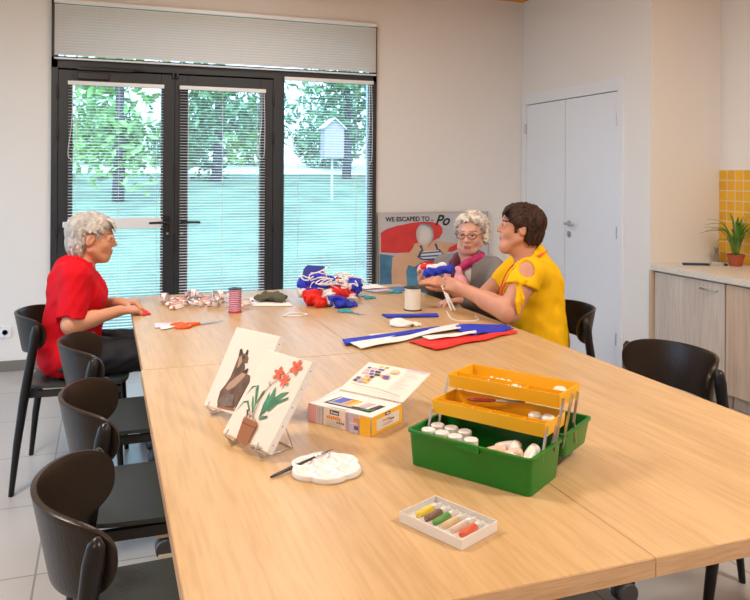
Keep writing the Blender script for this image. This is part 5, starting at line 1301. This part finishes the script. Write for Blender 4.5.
# ======== woman in yellow ========
t = person('person',(2.05,3.20,0),'seated person with dark brown hair and yellow top, in profile at the right')
yw = math.radians(160); f = V3(math.cos(yw),math.sin(yw),0); l = V3(-math.sin(yw),math.cos(yw),0); Ry = rotm(yw)
H = Head((1.922,3.205,1.164),math.radians(149),-.08,0,.99)
P = lambda a,b,z: V3(2.012,3.20,0)+f*a+l*b+V3(0,0,z)
F = Field((1.50,2.86,.0),(2.34,3.78,1.30),.0040)
F.ell(P(-.01,0,.58),(.125,.165,.10),Ry); F.ell(P(.0,0,.70),(.14,.165,.14),Ry,.04); F.ell(P(.02,0,.86),(.125,.165,.13),Ry,.04)
F.cone(P(.04,.15,.950),P(.02,-.15,.950),.056,.056,.04); F.cone(P(.03,0,.96),P(.075,.005,1.085),.066,.060,.03); F.cone(P(.12,.01,1.075),P(.155,.02,1.065),.042,.034,.04)
LA = [V3(1.872,3.035,.968),V3(1.742,3.000,.795),V3(1.645,3.300,.866)]; RA = [V3(2.01,3.385,.945),V3(1.85,3.50,.745),V3(1.685,3.515,.835)]
limbs(F,LA,[.060,.050,.028]); limbs(F,RA,[.056,.048,.027]); F.cone(LA[1],LA[1]+(LA[2]-LA[1])*.45,.046,.043,.02); F.cone(RA[1],RA[1]+(RA[2]-RA[1])*.4,.044,.040,.02)
add_hand(F,LA[2],(-.40,.88,.12),(-.70,-.45,.50),-1,1.0,(.45,.55,.6,.7),.05,(.30,.40))
add_hand(F,RA[2],(-.85,.05,.42),(-.25,-.65,.70),1,.98,(.35,.5,.65,.8),.03,(.3,.5))
for s in (1,-1): limbs(F,[P(0,.095*s,.56),P(.40,.11*s,.555),P(.37,.10*s,.10)],[.09,.064,.04]); F.cone(P(.36,.1*s,.045),P(.48,.1*s,.035),.036,.028,.02)
add_head(F,H,age=0,jaw=1.05,open_mouth=1)
F.build('body',[M['skinW'],M['lips'],M['browdk']],t,head_mats(H)); add_eyes(H,t)
F = Field((1.66,2.84,.46),(2.36,3.60,1.08),.0045)
F.cone(LA[0],LA[0]+(LA[1]-LA[0])*.60,.070,.074,.03); F.cone(RA[0],RA[0]+(RA[1]-RA[0])*.6,.062,.062,.03)
F.plane(LA[0]+(LA[1]-LA[0])*.38,(LA[1]-LA[0])+V3(.06,0,-.02),(1.66,2.84,.70),(2.1,3.18,1.0)); F.plane(RA[0]+(RA[1]-RA[0])*.45,(RA[1]-RA[0]),(1.66,3.22,.70),(2.2,3.60,1.0))
F.ell(P(-.01,0,.60),(.148,.195,.15),Ry,.03); F.ell(P(.005,0,.71),(.148,.180,.15),Ry,.05); F.ell(P(.012,0,.85),(.142,.175,.135),Ry,.05)
F.ell(P(.065,0,.83),(.095,.145,.085),Ry,.04); F.ell(P(-.025,0,.925),(.092,.14,.075),Ry,.05)
F.cone(P(.028,.13,.955),P(.0,-.12,.945),.068,.062,.05); F.ell(P(.075,.13,.965),(.065,.065,.055),Ry,.03); F.cone(P(.01,0,.955),P(.02,0,1.01),.086,.074,.03)
F.noise(.0028,28,11); F.plane((0,0,.505),(0,0,-1),(1.6,2.8,.40),(2.4,3.7,.62))
F.cone(P(.035,0,.95),P(.09,0,1.12),.066,.078,.006,'sub'); F.ell(P(.10,0,.985),(.06,.05,.05),Ry,.006,'sub')
F.ell(V3(1.815,2.985,1.005),(.040,.050,.062),rotm(-.3,-.6),.006,'sub')       # cut-out shoulder
F.build('yellow_top',[M['yelshirt']],t)
# bow with tails at the sleeve
sx = V3(1.760,2.945,.915)
blob('sleeve_bow',[('c',sx+V3(.0,0,0),sx+V3(.03,-.012,.028),.007,.012,.004),('c',sx,sx+V3(-.020,-.012,.030),.007,.012,.004),('e',sx,(.012,.012,.012),None,.003),('c',sx,sx+V3(-.012,-.016,-.06),.008,.011,.004),('c',sx+V3(-.012,-.016,-.06),sx+V3(-.006,-.014,-.115),.011,.007,.004),('c',sx,sx+V3(.014,-.014,-.05),.008,.010,.004),('c',sx+V3(.014,-.014,-.05),sx+V3(.010,-.013,-.080),.010,.006,.004)],M['yelshirt'],(1.68,2.87,.75),(1.84,3.02,.98),res=.003,amp=.001,seed=4)
F = Field((1.55,2.86,.03),(2.32,3.70,.74),.006); F.ell(P(.0,0,.57),(.13,.18,.10),Ry,.03)
for s in (1,-1): limbs(F,[P(0,.10*s,.565),P(.41,.115*s,.56),P(.37,.10*s,.12)],[.10,.076,.06],.03)
F.plane((0,0,.115),(0,0,-1),(1.4,2.8,.0),(2.4,3.8,.25)); F.build('trousers',[M['trousers']],t)
for s in (1,-1):
    c = P(.36,.1*s,.05); F = Field(c-V3(.2,.2,.06),c+V3(.2,.2,.1),.006); F.cone(c,P(.49,.11*s,.036),.046,.036,.02); F.plane((0,0,.002),(0,0,-1),c-1,c+1); F.build('shoe',[M['shoe']],t)
lan = MB(); pts = spline([P(-.045,.0,1.045),P(.0,.075,1.030),P(.055,.092,1.000),P(.125,.080,.955),P(.172,.045,.87),P(.185,.02,.80)],8)
lan.tube([tuple(p) for p in pts],.012,8,flat=.35)
pts = spline([P(.035,.0,1.035)+f*-.075,P(.02,-.055,1.028),P(.075,-.085,.985),P(.135,-.060,.93),P(.170,-.03,.86),P(.185,.01,.80)],8); lan.tube([tuple(p) for p in pts],.010,8,flat=.25)
o = lan.build('lanyard',M['lanyard'],t,True); o.matrix_parent_inverse = Matrix.Translation(-Vector(t.location))
o = MB().rbox((-.022,-.002,-.032),(.022,.002,.032),.002).build('name_badge',M['card'],t); o.matrix_parent_inverse = Matrix.Translation(-Vector(t.location)); o.location = tuple(P(.19,.04,.775)); o.rotation_euler = (0,0,yw-PI/2)
def keepW(p,start):
    x,y,z = p
    if x > .060 and z < .060: return False
    if x > .030 and z < .020: return False
    if abs(y) > .05 and -.045 < x <= .012 and z < .014: return False
    if z < -.072: return False
    return True
L = gen_locks((-.016,0,.028),(.100,.080,.086),480,23,keepW,lambda p,d:(.75,.2*d[1],-.55) if p[0] > -.02 else (-.05,.1*d[1],-1),.50,.0085,.003,.010,.5)
L += gen_locks((-.048,0,-.012),(.062,.066,.084),220,24,lambda p,s: p[0] < -.045 and p[2] < .04 and p[2] > -.085,lambda p,d:(.1,0,-1),.40,.0085,.003,.010,.5)
for k in range(24):
    yy = -.058+.116*k/23; L.append(([(.045,yy*.8,.106-.12*abs(yy)),(.074,yy,.088-.2*abs(yy)),(.085,yy*1.06,.068-.1*abs(yy)),(.088,yy*1.1,.052-.1*abs(yy)+.006*math.sin(k*2.1))],.010,.003))
for s in (1,-1):
    for k in range(3): L.append(([(.012+.006*k,.066*s,.05),(.020+.005*k,.070*s,.025),(.022+.004*k,.068*s,.000+.004*k)],.009,.0035))
add_hair(H,.0030,L,'hair',M['hairW'],t,[((-.018,0,.030),(.098,.078,.084)),((-.052,0,-.02),(.056,.062,.070)),((.042,0,.076),(.044,.056,.030))],[((.100,0,-.045),(.085,.10,.098)),((-.012,.090,-.004),(.028,.026,.038)),((-.012,-.090,-.004),(.028,.026,.038)),((.05,0,-.10),(.08,.1,.06))])

# tricolour rosette held between the two women
t = empty('rosette',(1.640,3.56,.895),'blue, white and red fabric rosette held up by the two women','rosette')
cf = V3(1.648,3.56,.902); cr = V3(.94,-.34,0)
lo,hi = cf-V3(.14,.12,.07),cf+V3(.14,.12,.09)
blob('blue_cloth',[('c',cf-cr*.055+V3(0,0,.004),cf+V3(0,0,.012),.024,.020,.01),('c',cf+V3(0,0,.012),cf+cr*.055+V3(0,0,.020),.020,.024,.01),('e',cf-cr*.06,(.028,.028,.024),None,.008)],M['f_blue'],lo,hi,res=.003,amp=.004,seed=6)
blob('white_cloth',[('c',cf-cr*.045+V3(0,.012,.028),cf+cr*.035+V3(0,.012,.040),.014,.015,.01),('e',cf+V3(0,.01,.034),(.03,.02,.014),None,.01)],M['f_white'],lo,hi,res=.003,amp=.003,seed=7)
blob('red_cloth',[('c',cf-cr*.07+V3(0,.025,.030),cf-cr*.02+V3(0,.028,.040),.012,.013,.01)],M['f_red'],lo,hi,res=.003,amp=.003,seed=8)
o = MB(); 
for dx in (-.006,.004): o.tube([tuple(p) for p in spline([(1.645+dx-1.64,3.50-3.56,-.045),(1.640+dx-1.64,3.44-3.56,-.09),(1.640+dx*2-1.64,3.36-3.56,-.152)],8)],.006,6,flat=.3)
o.build('hanging_ribbon',M['ribwhite'],t,True)
tag(MB().tube([tuple(p) for p in spline([(0,0,.03),(.0,-.06,.003),(.05,-.12,.002),(.12,-.10,.002),(.14,-.02,.003)],8)],.0022,6).build('thread_loop',M['ribwhite'],smooth=True,loc=(1.535,3.22,TZ)),'thin white ribbon looping on the table below the held rosette','ribbon')
# ------------------------------------------------------------------ light and camera
def area(name, loc, size, power, color, rot=(0,0,0), sy=None):
    l = bpy.data.lights.new(name,'AREA'); l.energy = power; l.color = color; l.size = size
    if sy: l.shape = 'RECTANGLE'; l.size_y = sy
    o = bpy.data.objects.new(name,l); COL.objects.link(o); o.location = loc; o.rotation_euler = rot; return o
area('ceiling_lamp', (-.75,2.55,2.93), .6, 66, (1,.92,.80))
area('ceiling_lamp', (-.75,-.6,2.93), .6, 38, (1,.86,.68))
area('ceiling_lamp', (2.4,.3,2.93), .6, 86, (1,.92,.82))
area('ceiling_lamp', (2.55,2.6,2.93), .6, 16, (1,.90,.78))
area('ceiling_lamp', (1.0,4.5,2.93), .6, 20, (1,.93,.85))
s = bpy.data.lights.new('sun','SUN'); s.energy = 3.2; s.angle = .02; s.color = (1,.96,.88)
o = bpy.data.objects.new('sun',s); COL.objects.link(o); o.rotation_euler = (math.radians(42),0,math.radians(-25))
w = bpy.data.worlds.new('sky'); bpy.context.scene.world = w; w.use_nodes = True
bg = w.node_tree.nodes['Background']; bg.inputs[0].default_value = (.60,.80,1,1); bg.inputs[1].default_value = 4.6
cam = bpy.data.cameras.new('camera'); co = bpy.data.objects.new('camera',cam); COL.objects.link(co)
cam.sensor_width = 36; cam.lens = 746.8/750*36; cam.shift_y = -(300-174)/750; cam.clip_start = .05; cam.clip_end = 200
yaw, roll = .34789, .0061
R = Matrix.Rotation(-yaw,4,'Z')@Matrix.Rotation(PI/2,4,'X')@Matrix.Rotation(roll,4,'Z')
co.matrix_world = Matrix.Translation((0,0,1.42))@R
sc = bpy.context.scene; sc.camera = co
sc.view_settings.view_transform = 'Standard'; sc.view_settings.look = 'None'; sc.view_settings.gamma = 1; sc.view_settings.exposure = 0.05
sc.cycles.max_bounces = 8; sc.cycles.transparent_max_bounces = 12; sc.cycles.use_denoising = True; sc.cycles.sample_clamp_indirect = 6
